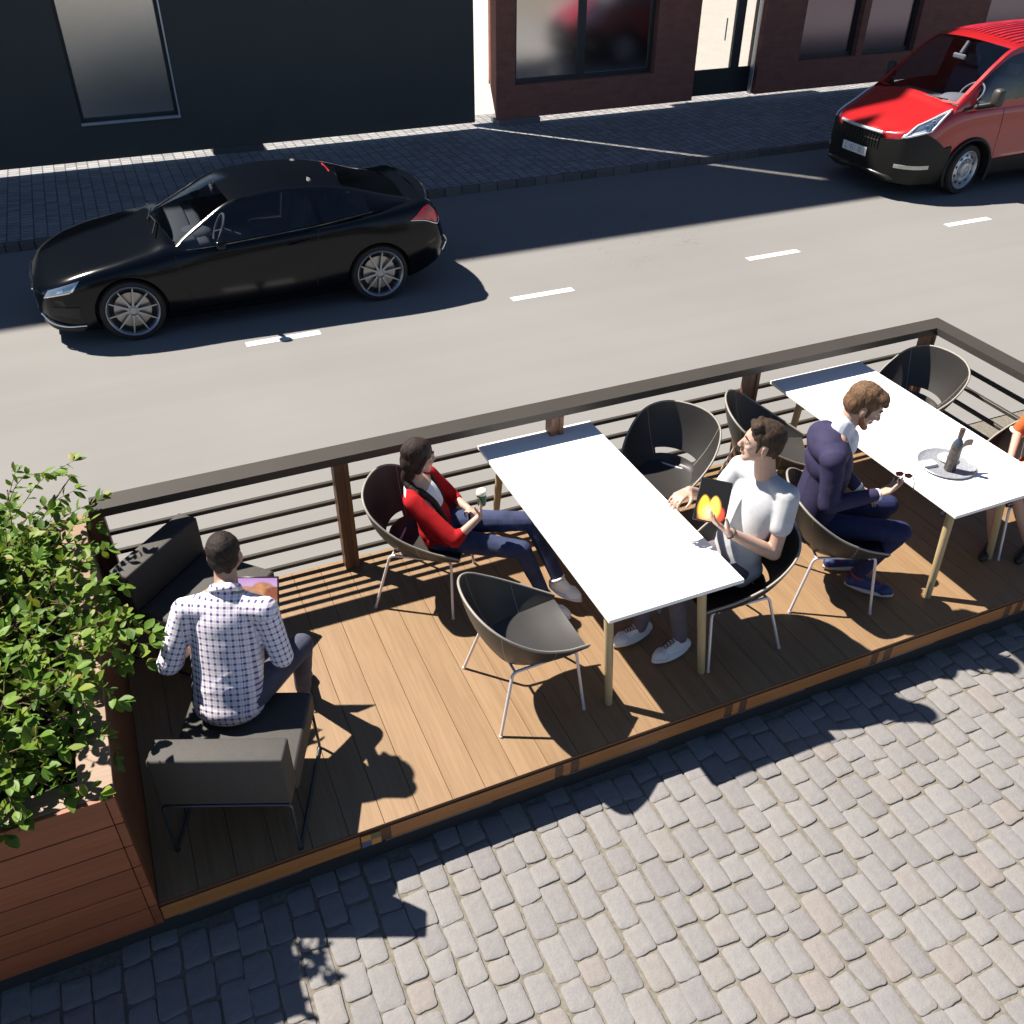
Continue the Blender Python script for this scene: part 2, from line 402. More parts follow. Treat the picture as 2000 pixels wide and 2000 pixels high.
# ------------------------------------------------------------------ the two shopfronts across the street
Y0 = 17.0
DARK = M('dark_render', (.046, .050, .049), .75, var=.06, vscale=1.5, bmp=.05, bscale=200)
FRAME = M('dark_frame', (.022, .027, .030), .45)
def mirror_glass(name, base, rough, bm):
    m, nt, b = newmat(name); b.inputs['Base Color'].default_value = (*base, 1); b.inputs['Metallic'].default_value = 1; b.inputs['Roughness'].default_value = rough
    v = coords(nt, (1, 1, 1)); bump(nt, b, noise_tex(nt, v, bm, 2, .5), .07, .004); return m
FROST = mirror_glass('satin_pane', (.72, .70, .69), .24, 70)
DIM = mirror_glass('dim_pane', (.20, .17, .21), .16, 40)  # darker tint paints in the dark reflection of the right-hand panes
MIRR = mirror_glass('shop_pane', (.62, .61, .62), .12, 40)
def brick_mat():
    m, nt, b = newmat('red_brick'); v = coords(nt, rot=(math.pi / 2, 0, 0))
    # Mapping rotated so the wall's x,z become the texture's x,y
    def tex(vec):
        br = node(nt, 'ShaderNodeTexBrick'); br.inputs['Scale'].default_value = 1; br.inputs['Brick Width'].default_value = .23; br.inputs['Row Height'].default_value = .075
        br.inputs['Mortar Size'].default_value = .006; br.inputs['Color1'].default_value = (.20, .070, .050, 1); br.inputs['Color2'].default_value = (.25, .092, .066, 1); br.inputs['Mortar'].default_value = (.18, .095, .078, 1)
        nt.links.new(vec, br.inputs['Vector']); return br
    tc = node(nt, 'ShaderNodeTexCoord'); sp = node(nt, 'ShaderNodeSeparateXYZ'); nt.links.new(tc.outputs['Object'], sp.inputs[0])
    ad = node(nt, 'ShaderNodeMath', operation='ADD'); nt.links.new(sp.outputs[0], ad.inputs[0]); nt.links.new(sp.outputs[1], ad.inputs[1])
    cb = node(nt, 'ShaderNodeCombineXYZ'); nt.links.new(ad.outputs[0], cb.inputs[0]); nt.links.new(sp.outputs[2], cb.inputs[1])
    br = tex(cb.outputs[0]); nt.links.new(mix(nt, .2, br.outputs['Color'], ramp(nt, noise_tex(nt, v, 5), [(.3, (.15, .06, .05)), (.7, (.33, .15, .11))])), b.inputs['Base Color'])
    b.inputs['Roughness'].default_value = .85
    inv = node(nt, 'ShaderNodeMath', operation='SUBTRACT'); inv.inputs[0].default_value = 1; nt.links.new(br.outputs['Fac'], inv.inputs[1]); bump(nt, b, inv.outputs[0], .5, .006); return m
BRICK = brick_mat()
H = 10.75   # parapet height: the shadow edge lies on the road at y = 11.2

def facade(mb, x0, x1, z0, z1, t, holes, y=Y0, cham_x=0, cham_z=0):
    """a wall slab with rectangular openings: front sheet, back sheet, reveals; the hidden bottom/right back edges are splayed"""
    xs = sorted({x0, x1, *[h[0] for h in holes], *[h[1] for h in holes]}); zs = sorted({z0, z1, *[h[2] for h in holes], *[h[3] for h in holes]})
    def ins(a, b): return any(h[0] < a < h[1] and h[2] < b < h[3] for h in holes)
    def back(x, z):
        bx = x - cham_x if x == x1 else x; bz = z + cham_z if z == z0 else z
        return V((bx, y + t, bz))
    for i in range(len(xs) - 1):
        for j in range(len(zs) - 1):
            a, b, c, d = xs[i], xs[i + 1], zs[j], zs[j + 1]
            if ins((a + b) / 2, (c + d) / 2): continue
            mb.poly([(a, y, c), (b, y, c), (b, y, d), (a, y, d)])
            mb.poly([back(a, c), back(a, d), back(b, d), back(b, c)])
    def edge(p, q): mb.poly([V((p[0], y, p[1])), back(*p), back(*q), V((q[0], y, q[1]))])
    cutx = [x0]
    for h in sorted(holes):
        if h[2] <= z0: cutx += [h[0], h[1]]
    cutx.append(x1)
    for a, b in zip(cutx[::2], cutx[1::2]): edge((a, z0), (b, z0))
    edge((x1, z0), (x1, z1)); edge((x1, z1), (x0, z1)); edge((x0, z1), (x0, z0))
    for h in holes:
        a, b, c, d = h
        for p, q in (((a, c), (a, d)), ((a, d), (b, d)), ((b, d), (b, c))) if c <= z0 else (((a, c), (a, d)), ((a, d), (b, d)), ((b, d), (b, c)), ((b, c), (a, c))):
            mb.poly([V((p[0], y, p[1])), V((p[0], y + t, p[1])), V((q[0], y + t, q[1])), V((q[0], y, q[1]))])

def window(root, x0, x1, z0, z1, y, glassm, bars=(), fw=.07, name='window', frame=FRAME, depth=.06):
    mb = MB()
    mb.box((x0, y, z0), (x1, y + depth, z0 + fw)); mb.box((x0, y, z1 - fw), (x1, y + depth, z1))
    mb.box((x0, y, z0 + fw), (x0 + fw, y + depth, z1 - fw)); mb.box((x1 - fw, y, z0 + fw), (x1, y + depth, z1 - fw))
    for a, b in bars: mb.box((a, y - .004, z0 + fw), (b, y + depth + .004, z1 - fw))
    f = mb.build(name, frame, root)
    mb = MB(); edges = [x0 + fw] + [e for ab in bars for e in ab] + [x1 - fw]
    for i in range(0, len(edges), 2): mb.box((edges[i], y + depth * .4, z0 + fw), (edges[i + 1], y + depth * .6, z1 - fw))
    mb.build('pane', glassm, f); return f

dark = tag(empty('dark_building', (0, Y0, PAVE)), 'charcoal rendered shop building with one narrow satin window on the left', 'building')
def kid(o, parent): o.parent = parent; o.matrix_parent_inverse = Matrix.Translation(-V(parent.location)); return o
GAPZ = -.09
mb = MB(); facade(mb, -14, 6.657, GAPZ, H, .2, [(-.10, 1.40, .50, 3.0)], cham_x=.21, cham_z=.40)
kid(mb.build('wall', DARK), dark)
f = window(dark, -.10, 1.40, .50, 3.0, Y0 + .10, FROST, fw=.05); f.matrix_parent_inverse = Matrix.Translation(-V(dark.location))
mb = MB(); mb.box((-.11, Y0 - .05, .462), (1.425, Y0 + .02, .50)); mb.box((1.402, Y0 - .012, .50), (1.425, Y0 + .02, 3.0))
kid(mb.build('window_sill', M('pale_metal_sill', (.55, .60, .66), .3, metal=.6)), dark)
mb = MB(); mb.box((5.985, 17.85, 1.3), (6.40, 18.05, H + .3)); mb.box((5.985, 17.21, H - .6), (6.30, 17.85, H - .1))  # unseen slab added behind the wall to narrow the sunbeam through the gap
kid(mb.build('added_beam_blocker', DARK), dark)
mb = MB(); mb.box((1.84, 16.97, PAVE - .01), (2.70, 17.35, GAPZ + .0), .01)
kid(mb.build('doorstep', stone_mat('dark_step', (.05, .05, .05), (.08, .08, .08))), dark)

brick = tag(empty('brick_building', (7.089, Y0, PAVE)), 'red brick shop building with large framed windows and a glazed door', 'building')
mb = MB(); facade(mb, 7.089, 26, GAPZ, H, .37, [(7.47, 10.46, .49, 3.2), (11.41, 12.95, GAPZ, 3.2), (13.95, 15.45, .48, 3.2), (15.62, 17.05, .48, 3.2), (19.0, 22.0, .48, 3.2)], cham_z=.69)
kid(mb.build('wall', BRICK), brick)
for x0, x1, z0, bars in ((7.47, 10.46, .49, ((8.82, 8.975),)), (13.95, 15.45, .48, ()), (15.62, 17.05, .48, ()), (19.0, 22.0, .48, ((20.4, 20.55),))):
    f = window(brick, x0, x1, z0, 3.2, Y0 + .14, MIRR if x0 < 12 else DIM, bars, fw=.085); f.matrix_parent_inverse = Matrix.Translation(-V(brick.location))
# glazed door
dy = Y0 + .22; q = 1 + .22 / 17
mb = MB()
mb.box((11.41, dy, -.07), (12.95, dy + .05, .415 * 1.0)); mb.box((11.41, dy, 3.1), (12.95, dy + .05, 3.2))
mb.box((12.245 * q, dy - .01, .415), (12.45 * q, dy + .06, 3.1)); mb.box((12.73 * q, dy - .01, .415), (12.95, dy + .06, 3.1)); mb.box((11.41, dy, .415), (11.47, dy + .05, 3.1))
d = kid(mb.build('door', FRAME), brick)
mb = MB(); mb.box((11.47, dy + .02, .415), (12.245 * q, dy + .028, 3.1)); mb.box((12.45 * q, dy + .02, .415), (12.73 * q, dy + .028, 3.1))
mb.build('pane', glass('door_glass', (1, 1, 1), .95), d)
mb = MB(); mb.box((9.4, Y0 + .38, 3.25), (13.0, Y0 + 2.08, 3.40)); kid(mb.build('added_sun_blocker', FRAME), brick)  # unseen slab added behind the door to keep sun off the pavement
mb = MB(); mb.tube([(12.16, dy - .05, .95), (12.16, dy - .05, 1.35)], .015)
mb.build('handle', M('door_pull', (.5, .5, .5), .3, metal=1), d)
mb = MB(); mb.box((12.83, Y0 - .012, GAPZ + .02), (12.85, Y0 + .1, 3.2)); kid(mb.build('door_trim', M('door_trim_metal', (.5, .5, .5), .4, metal=.7)), brick)
mb = MB(); mb.box((7.12, 16.93, PAVE - .01), (7.98, 17.36, GAPZ + .0), .01)
kid(mb.build('doorstep', stone_mat('grey_step', (.10, .10, .10), (.14, .14, .14))), brick)
# ------------------------------------------------------------------ timber deck
DECKW = wood('deck_board_wood', (.200, .118, .056), (.262, .165, .086), 'y', .55, 22, .05)
deck = tag(empty('parklet_deck', (2.8, 4.1, 0)), 'raised timber deck of long brown boards carrying the tables', 'deck')
def part(mb, name, mat_, parent, smooth=None, merge=0, fix=True):
    o = mb.build(name, mat_, parent, smooth, merge, fix); o.matrix_parent_inverse = Matrix.Translation(-V(parent.location)); return o
mb = MB(); x = -.574
while x < 6.27:
    mb.rnd().box((x + .001, 2.985, -.022), (min(x + .1917, 6.28), 5.235, 0.0), .0012); x += .1935
part(mb, 'deck_floor', DECKW, deck)
mb = MB(); mb.rnd(.5).box((-.573, 2.9835, -.0225), (6.28, 2.9865, .0006)); part(mb, 'shaded_board_ends', wood('shaded_end_wood', (.075, .032, .013), (.12, .052, .022), 'x'), deck)  # dark strip that paints in the shade on the deck board ends
FASC = wood('fascia_wood', (.27, .105, .026), (.40, .165, .046), 'x', .5, 16, .10)
GAPM = M('fascia_gap', (.12, .05, .02), .7)
fx = [-.575, .447, .554, .612, 1.642, 1.692, 1.751, 2.80, 2.85, 2.90, 3.936, 3.992, 4.046, 5.2, 5.26, 5.31, 6.28]
seg = [(-.572, .44, 0), (.612, 1.592, 0), (1.642, 1.692, 1), (1.745, 2.745, 0), (2.80, 2.85, 1), (2.905, 3.88, 0), (3.936, 3.985, 1), (4.05, 5.05, 0), (5.11, 5.16, 1), (5.22, 6.28, 0)]
for a, b, small in seg:
    mb = MB(); mb.rnd().box((a, 2.975, -.128), (b, 2.984, -.024), .0015); part(mb, 'fascia_panel', FASC, deck)
mb = MB(); mb.rnd(.2).box((-.572, 2.978, -.126), (6.28, 2.9835, -.0235)); part(mb, 'fascia_backing', wood('fascia_back_wood', (.10, .042, .016), (.16, .07, .028), 'x'), deck)
# little two by two chequer plate let into the fascia
cols = ((.50, .22, .06), (.17, .13, .06), (.075, .11, .19), (.52, .24, .07))
for k, (i, j) in enumerate(((0, 1), (1, 1), (0, 0), (1, 0))):
    mb = MB(); mb.box((.448 + .054 * i, 2.9705, -.124 + .048 * j), (.448 + .054 * i + .053, 2.9755, -.124 + .048 * j + .047)); part(mb, 'chequer_tile', M('chequer_tile', cols[k], .5), deck)
STRIPM = M('edge_strip_metal', (.22, .23, .25), .4, metal=.7); x = -.50
while x < 6.2:
    mb = MB(); mb.box((x, 2.974, -.1355), (x + .62, 2.982, -.1285)); part(mb, 'edge_strip', STRIPM, deck); x += 1.08
mb = MB(); mb.box((-2.6, 3.02, ROAD - .01), (6.26, 3.10, -.13)); mb.box((-.5, 5.15, ROAD - .01), (6.26, 5.22, -.0225)); mb.box((6.20, 3.1, ROAD - .01), (6.26, 5.15, -.0225))
part(mb, 'plinth', M('plinth_black', (.018, .019, .021), .8), deck)

# ------------------------------------------------------------------ railing: long side towards the road, short side on the right
RAILM = M('rail_bronze', (.042, .037, .032), .5, var=.05, vscale=3, spec=.35)
POSTW = wood('post_wood', (.095, .040, .019), (.17, .075, .036), 'z', .55, 20, .1)
rail = tag(empty('railing', (2.8, 5.18, 0)), 'deck railing with wide dark handrail, wooden posts and thin horizontal bars', 'railing')
mb = MB()
A = [(-.535, 5.106), (6.122, 5.106), (6.122, 2.3), (6.282, 2.3), (6.282, 5.266), (-.535, 5.266)]
mb.prism([(x, y, .892) for x, y in A], (0, 0, .058)); part(mb, 'handrail', RAILM, rail)
for z in (.689, .534, .383, .234, .079):
    mb = MB(); mb.box((-.53, 5.207, z - .0155), (6.225, 5.237, z + .0155), .003); part(mb, 'bar', RAILM, rail)
    mb = MB(); mb.box((6.225, 2.3, z - .0155), (6.255, 5.207, z + .0155), .003); part(mb, 'bar', RAILM, rail)
def post(x, y, h=.892, rot=False):
    mb = MB()
    for a in (0, 1): mb.rnd().box((x - .05 + .066 * a, y - .05, 0), (x - .016 + .066 * a, y + .05, h), .003)
    mb.rnd(.1).box((x - .016, y - .043, 0), (x + .016, y + .043, h))
    part(mb, 'post', POSTW, rail)
for x in (-.52, 1.006, 2.60, 4.31, 6.10): post(x, 5.156 if x > 0 else 5.16)
post(6.18, 2.9)

# ------------------------------------------------------------------ planter box with its shrub
CLAD = wood('planter_wood', (.185, .052, .019), (.29, .090, .036), 'x', .5, 14, .14)
CLADY = wood('planter_side_wood', (.085, .030, .012), (.15, .056, .022), 'z', .5, 14, .1)
RIMW = wood('planter_rim_wood', (.17, .105, .062), (.26, .165, .105), 'x', .5, 14, .1)
planter = tag(empty('planter_box', (-1.5, 4.1, ROAD)), 'tall planter box clad in red-brown boards at the deck end', 'planter')
zs = [-.136, .0206, .1927, .356, .518, .69, .866]
mb = MB()
for a, b in zip(zs[:-1], zs[1:]):
    mb.rnd().box((-2.6, 2.965, a + .003), (-.6175, 2.99, b - .003 + (.003 if b > .86 else 0)), .0015)
    mb.rnd().box((-.6135, 2.965, a + .003), (-.576, 2.99, b - .003 + (.003 if b > .86 else 0)), .0015)
part(mb, 'front_boards', CLAD, planter)
mb = MB(); mb.rnd().box((-.60, 2.99, -.02), (-.575, 5.22, .858)); part(mb, 'side_panel', CLADY, planter)
mb = MB(); mb.box((-2.6, 5.20, ROAD), (-.60, 5.222, .858)); part(mb, 'rear_panel', M('planter_inner', (.05, .03, .02), .8), planter)
mb = MB(); mb.rnd().box((-.72, 2.99, .858), (-.575, 5.222, .87), .002); mb.rnd().box((-2.6, 2.99, .858), (-.7205, 3.115, .87), .002); mb.rnd().box((-2.6, 5.09, .858), (-.7205, 5.222, .87), .002)
part(mb, 'rim', RIMW, planter)
mb = MB(); rows = [[V((-2.6 + 1.9 * i / 30, 3.1 + 2.0 * j / 30, .70 + .03 * mnoise.noise((i * .4, j * .4, 0)))) for i in range(31)] for j in range(31)]; mb.grid(rows)
part(mb, 'soil', M('potting_soil', (.035, .024, .016), .95, var=.4, vscale=30, bmp=.8, bscale=50), planter)

def shrub():
    root = tag(empty('shrub', (-1.4, 4.1, .7)), 'bushy green small-leaved shrub spilling out of the planter', 'shrub')
    leaf, stem = MB(), MB(); LV = leaf.bm
    def add_leaf(p, d, up, L):
        side = d.cross(up)
        if side.length < 1e-3: side = d.cross(V((1, 0, 0)))
        side.normalize(); n = side.cross(d).normalized(); W = L * random.uniform(.23, .30)
        leaf.rnd()
        fold = .22; droop = random.uniform(.0, .22)
        def P(t, s_): return p + d * (L * t) + side * (W * s_) + n * (abs(s_) * W * fold - droop * L * t * t)
        rows = [(0.0, .05), (.18, .55), (.42, 1.0), (.68, .85), (.88, .42), (1.0, .04)]
        vs = [[LV.verts.new(P(t, -w_)), LV.verts.new(P(t, 0)), LV.verts.new(P(t, w_))] for t, w_ in rows]
        for a, b in zip(vs[:-1], vs[1:]):
            leaf.face([a[0], a[1], b[1], b[0]]); leaf.face([a[1], a[2], b[2], b[1]])
    def sprig(p, d, n, L0, grav=.10, leafy=.25):
        pts = [p.copy()]; q = p.copy(); d = d.normalized(); st = random.uniform(.035, .05)
        for k in range(n):
            d = (d + V((random.gauss(0, .16), random.gauss(0, .16), random.gauss(0, .12) - grav * .35))).normalized()
            q = q + d * st; pts.append(q.copy())
            if k / n > leafy:
                m_ = 2 if random.random() < .8 else 1
                for s_ in range(m_):
                    ang = random.uniform(0, 6.28); sd_ = d.orthogonal().normalized(); sd_ = Matrix.Rotation(ang, 3, d) @ sd_
                    ld = (d * random.uniform(.2, .9) + sd_).normalized(); ld = (ld + V((0, 0, .15))).normalized()
                    add_leaf(q, ld, V((random.uniform(-.5, .5), random.uniform(-.5, .5), 1)), L0 * random.uniform(.6, 1.15))
        for s_ in range(3):
            ld = (d + V((random.gauss(0, .5), random.gauss(0, .5), random.gauss(0, .3)))).normalized(); add_leaf(q, ld, V((0, 0, 1)), L0 * random.uniform(.8, 1.2))
        stem.tube(pts, [.0035 * (1 - .7 * i / len(pts)) for i in range(len(pts))], 4, cap=False)
    for k in range(900):
        x = -.93 - 1.6 * random.random() ** 1.1; y = random.uniform(3.22, 5.0)
        z = random.uniform(.80, 1.08)
        out = V(((x + 1.5) * .55, (y - 4.05) * .45, random.uniform(.15, 1.0))) + V((random.gauss(0, .45), random.gauss(0, .45), 0))
        sprig(V((x, y, z)), out, random.randint(6, 11), .070)
    # long shoots that reach over the deck and over the front edge
    for x, y, z, d, n in ((-.85, 3.75, 1.10, (1, -.25, .35), 15), (-.85, 3.95, 1.0, (1, .05, .25), 14), (-.9, 4.2, 1.12, (1, -.1, .2), 14), (-.9, 4.55, 1.15, (.9, .2, .35), 12),
                          (-.85, 4.8, 1.15, (.8, .5, .5), 12), (-.85, 3.5, 1.0, (.9, -.5, .3), 11), (-1.3, 3.3, 1.0, (.1, -1, .2), 10), (-1.1, 3.35, .98, (.25, -1, .1), 9), (-1.45, 3.3, 1.0, (-.1, -1, .3), 10),
                          (-.9, 4.95, 1.2, (.5, .8, .6), 12), (-1.2, 5.0, 1.25, (.2, .9, .6), 11), (-.85, 3.7, 1.02, (1, .15, .30), 12), (-.85, 3.6, 1.05, (1, -.1, .32), 12), (-.85, 3.85, 1.05, (1, -.2, .42), 12), (-1.5, 3.25, .95, (.1, -1, .0), 11), (-1.25, 3.28, .95, (.2, -1, .05), 10), (-.8, 4.05, 1.05, (1, -.4, .1), 13), (-.8, 4.4, 1.05, (1, -.5, .3), 12), (-.95, 3.62, 1.1, (.9, -.7, .25), 12)):
        for _ in range(2): sprig(V((x, y, z)) + V((random.gauss(0, .04), random.gauss(0, .05), random.gauss(0, .03))), V(d) + V((random.gauss(0, .08), random.gauss(0, .1), 0)), n, .074, .22, .12)
    m, nt, b = newmat('leaf_green'); a = attr(nt)
    c = ramp(nt, a.outputs['Fac'], [(0, (.042, .10, .012)), (.45, (.095, .185, .022)), (.85, (.15, .235, .034)), (.96, (.20, .235, .035)), (1, (.21, .16, .03))])
    nt.links.new(c, b.inputs['Base Color']); b.inputs['Roughness'].default_value = .5; b.inputs['Specular IOR Level'].default_value = .22
    tr = node(nt, 'ShaderNodeBsdfTranslucent'); nt.links.new(mix(nt, .5, c, (.24, .33, .015)), tr.inputs[0])
    mx = node(nt, 'ShaderNodeMixShader'); mx.inputs[0].default_value = .28; nt.links.new(b.outputs[0], mx.inputs[1]); nt.links.new(tr.outputs[0], mx.inputs[2]); nt.links.new(mx.outputs[0], nt.nodes['Material Output'].inputs[0])
    part(leaf, 'leaves', m, root, smooth=60, fix=False)
    for x, y in ((-1.2, 3.6), (-1.3, 4.4), (-1.9, 4.0), (-1.0, 4.8), (-2.1, 4.7)):
        for _ in range(5): stem.tube([(x, y, .68), (x + random.gauss(0, .08), y + random.gauss(0, .08), .9), (x + random.gauss(0, .25), y + random.gauss(0, .25), 1.15)], [.010, .007, .004], 6)
    part(stem, 'stems', M('twig_brown', (.13, .085, .05), .8, var=.3), root, smooth=60)
shrub()

# ------------------------------------------------------------------ tables
WHITE = M('white_laminate', (.86, .86, .85), .35)
TSTEEL = M('table_steel', (.75, .75, .74), .4, metal=.3)
ASH = wood('ash_wood', (.40, .30, .155), (.50, .39, .22), 'z', .45, 10, .05)
def table(cx, cy, label, legs):
    t = tag(empty('table', (cx, cy, 0)), label, 'table', 'white dining tables on the deck')
    mb = MB(); mb.box((-.45, -.99, .712), (.45, .99, .74), .003); mb.build('tabletop', WHITE, t, smooth=40)
    for y in (-.86, .82): mb = MB(); mb.box((-.36, y, .690), (.36, y + .04, .7115)); mb.build('cross_rail', TSTEEL, t)
    for (bx, by, tx, ty) in legs:
        mb = MB(); mb.tube([(bx, by, 0), (bx, by, .004), (bx + (tx - bx) * .9, by + (ty - by) * .9, .62), (tx, ty, .7115)], [.020, .023, .029, .029], 20); mb.build('leg', ASH, t, smooth=40)
    return t
LEGS = [(-.380, -.955, -.385, -.87), (.282, -.955, .24, -.87), (-.36, .90, -.33, .84), (.36, .92, .30, .84)]
table(2.465, 4.215, 'white table with bare top between the woman in red and the man in grey tee', LEGS)
table(4.99, 4.205, 'white table carrying the round tray and dark bottle', [(-.40, -.955, -.33, -.86), (.33, -.80, .28, -.74), (-.40, .72, -.30, .76), (.36, .92, .30, .84)])
# ------------------------------------------------------------------ shell chairs
SHELL = M('chair_shell', (.024, .022, .021), .46, var=.06, vscale=8, spec=.5)
EDGE = M('shell_edge', (.26, .24, .21), .55)
LEGM = M('chair_steel', (.62, .59, .60), .35, metal=.35)
def fillet(pts, r, n=5):
    pts = [V(p) for p in pts]; out = [pts[0]]
    for a, b, c in zip(pts[:-2], pts[1:-1], pts[2:]):
        p, q = b + (a - b).normalized() * r, b + (c - b).normalized() * r
        for k in range(n + 1):
            t = k / n; out.append(p * (1 - t) ** 2 + b * 2 * t * (1 - t) + q * t * t)
    return out + [pts[-1]]
RIM = [V(p) for p in ((-.360, 0, .845), (-.330, .185, .828), (-.235, .305, .765), (-.07, .340, .655), (.12, .308, .552), (.315, .236, .462))]
BAS = [V(p) for p in ((-.20, 0, .432), (-.185, .09, .43), (-.14, .16, .426), (-.03, .205, .42), (.12, .222, .42), (.305, .226, .440))]
def chair_pt(u, v):
    """u -1..1 round the shell (0 = middle of the back), v 0 seat edge .. 1 rim"""
    s = 1 if u >= 0 else -1; t = abs(u) * 5
    def sym(P):
        pts = [V((P[1].x, -P[1].y, P[1].z))] + P
        return cat(pts, t + 1)
    a, b = sym(BAS), sym(RIM)
    p = a.lerp(b, v); out = V((p.x - .03, p.y, 0)); out.normalize()
    bulge = math.sin(math.pi * min(v, 1)) * .022 * (1 - abs(u) ** 2)
    p = p + V((out.x, out.y, -.4)) * bulge
    return V((p.x, p.y * s, p.z))
def chair_proto():
    root = empty('shell_chair')
    NU, NV = 56, 10
    mb = MB(); bm = mb.bm
    g = [[bm.verts.new(chair_pt(-1 + 2 * i / NU, j / NV)) for i in range(NU + 1)] for j in range(NV + 1)]
    for j in range(NV):
        for i in range(NU):
            u = -1 + (2 * i + 1) / NU; v = (j + .5) / NV
            if abs(u) < .33 and .05 < v < .20: continue          # slot between seat and back
            mb.face([g[j][i], g[j][i + 1], g[j + 1][i + 1], g[j + 1][i]])
    # seat: bridges the two sides of the base ring
    half = NU // 2; cols = []
    for k in range(half + 1):
        L, Rr = g[0][half - k], g[0][half + k]
        if k == 0: cols.append([L]); continue
        row = [L]
        for q in range(1, 8):
            p = L.co.lerp(Rr.co, q / 8); p.z -= .022 * math.sin(math.pi * q / 8) * math.sin(math.pi * min(1, k / half * 1.0)) ** .6
            row.append(bm.verts.new(p))
        cols.append(row + [Rr])
    for A, B in zip(cols[:-1], cols[1:]):
        if len(A) == 1:
            for q in range(8): mb.face([A[0], B[q], B[q + 1]])
        else:
            for q in range(8): mb.face([A[q], B[q], B[q + 1], A[q + 1]])
    me = mb.mesh('shell')
    me = evaluated(me, [('SOLIDIFY', dict(thickness=.014, offset=0))])
    link('shell', me, SHELL, root, 40)
    mb = MB(); mb.tube([chair_pt(-1 + 2 * i / 80, 1.0) + V((0, 0, .002)) for i in range(81)], .0078, 8); mb.build('rim_edge', EDGE, root, 60)
    for s in (1, -1):
        mb = MB(); mb.tube([chair_pt(s * .36, .10 + .9 * k / 12) for k in range(13)], .0082, 6); mb.build('seam', EDGE, root, 60)
        mb = MB(); mb.tube([chair_pt(s * .73, .02 + .98 * k / 8) + V((0, s * .0, 0)) for k in range(9)], .0080, 6); mb.build('seam', EDGE, root, 60)
        mb = MB(); mb.tube(fillet([(-.272, s * .30, .004), (-.165, s * .222, .414), (.245, s * .205, .414), (.272, s * .30, .004)], .035), .0095, 10)
        mb.lathe([(0, 0), (.012, 0), (.012, .012), (.0, .012)], 10, Matrix.Translation((-.272, s * .30, 0))); mb.lathe([(0, 0), (.012, 0), (.012, .012), (.0, .012)], 10, Matrix.Translation((.272, s * .30, 0)))
        mb.build('leg_frame', LEGM, root, 50)
    for x in (-.15, .2): mb = MB(); mb.tube([(x, -.218, .4125), (x, .218, .4125)], .009, 8); mb.build('cross_bar', LEGM, root, 50)
    return root
proto = chair_proto()
CH = [(1.43, 4.737, -35, 'black shell chair under the woman in the red cardigan'),
      (1.655, 3.58, 0, 'empty black shell chair nearest the deck edge, left of the bare table'),
      (3.33, 4.76, 216, 'empty black shell chair on the far right of the bare table, by the railing'),
      (3.06, 3.545, 180, 'black shell chair under the man in the grey tee'),
      (4.21, 4.72, -30, 'empty black shell chair behind the heads of the two men, by a railing post'),
      (3.98, 3.657, -24.8, 'black shell chair under the man in the navy suit'),
      (5.72, 4.83, 187, 'empty black shell chair in the railing corner beyond the table with the bottle'),
      (5.66, 3.64, 176, 'black shell chair under the woman in orange, cut by the right edge')]
for i, (x, y, h, lab) in enumerate(CH):
    c = proto if i == 0 else copy_tree(proto)
    c.location = (x, y, 0); c.rotation_euler = (0, 0, math.radians(h)); tag(c, lab, 'chair', 'black shell chairs at the tables')

# ------------------------------------------------------------------ upholstered lounge chairs
UPH = M('charcoal_wool', (.040, .036, .032), .7, var=.12, vscale=40, bmp=.5, bscale=350, spec=.6)
SLED = M('dark_sled_steel', (.06, .075, .085), .35, metal=.7)
def lounge_proto():
    root = empty('lounge_chair')
    def cushion(lo, hi, name, b=.014):
        mb = MB(); mb.box(lo, hi, b); me = mb.mesh(name); me = evaluated(me, [('BEVEL', dict(width=.004, segments=2))]); return link(name, me, UPH, root, 50)
    # local: +x is the way one faces, y sideways
    mb = MB(); mb.prism([(-.34, -.325, .715), (-.34, .325, .715), (-.34, .325, .385), (-.34, -.325, .385)], (.145, 0, 0))
    me = evaluated(mb.mesh('backrest'), [('BEVEL', dict(width=.014, segments=3, limit_method='ANGLE'))]); link('backrest', me, UPH, root, 50)
    cushion((-.193, -.325, .30), (.35, .325, .45), 'seat')
    for s in (1, -1):
        y = s * .318
        mb = MB(); mb.tube(fillet([(-.335, y, .015), (-.335, y, .34)], .03), .0085, 8)
        mb.tube(fillet([(-.335, y, .008), (.33, y, .008), (.30, y, .32)], .03), .0085, 8); mb.build('sled_leg', SLED, root, 50)
    mb = MB(); mb.tube(fillet([(-.335, -.318, .012), (-.335, -.318, .375), (-.335, .318, .375), (-.335, .318, .012)], .03), .0088, 8); mb.build('rear_loop', SLED, root, 50)
    mb = MB()
    for x in (-.33, .32):
        for y in (-.318, .318): mb.lathe([(0, 0), (.014, 0), (.014, .006), (0, .006)], 10, Matrix.Translation((x, y, 0)))
    mb.build('glide', M('rubber_glide', (.01, .01, .01), .8), root)
    return root
lp = lounge_proto(); lp.location = (-.027, 3.44, 0); lp.rotation_euler = (0, 0, math.radians(67.7))
tag(lp, 'charcoal lounge chair under the man in the checked shirt, back turned to the deck edge', 'lounge chair', 'charcoal lounge chairs')
l2 = copy_tree(lp); l2.location = (-.045, 4.775, 0); l2.rotation_euler = (0, 0, math.radians(-46))
tag(l2, 'empty charcoal lounge chair turned sideways in front of the railing', 'lounge chair', 'charcoal lounge chairs')

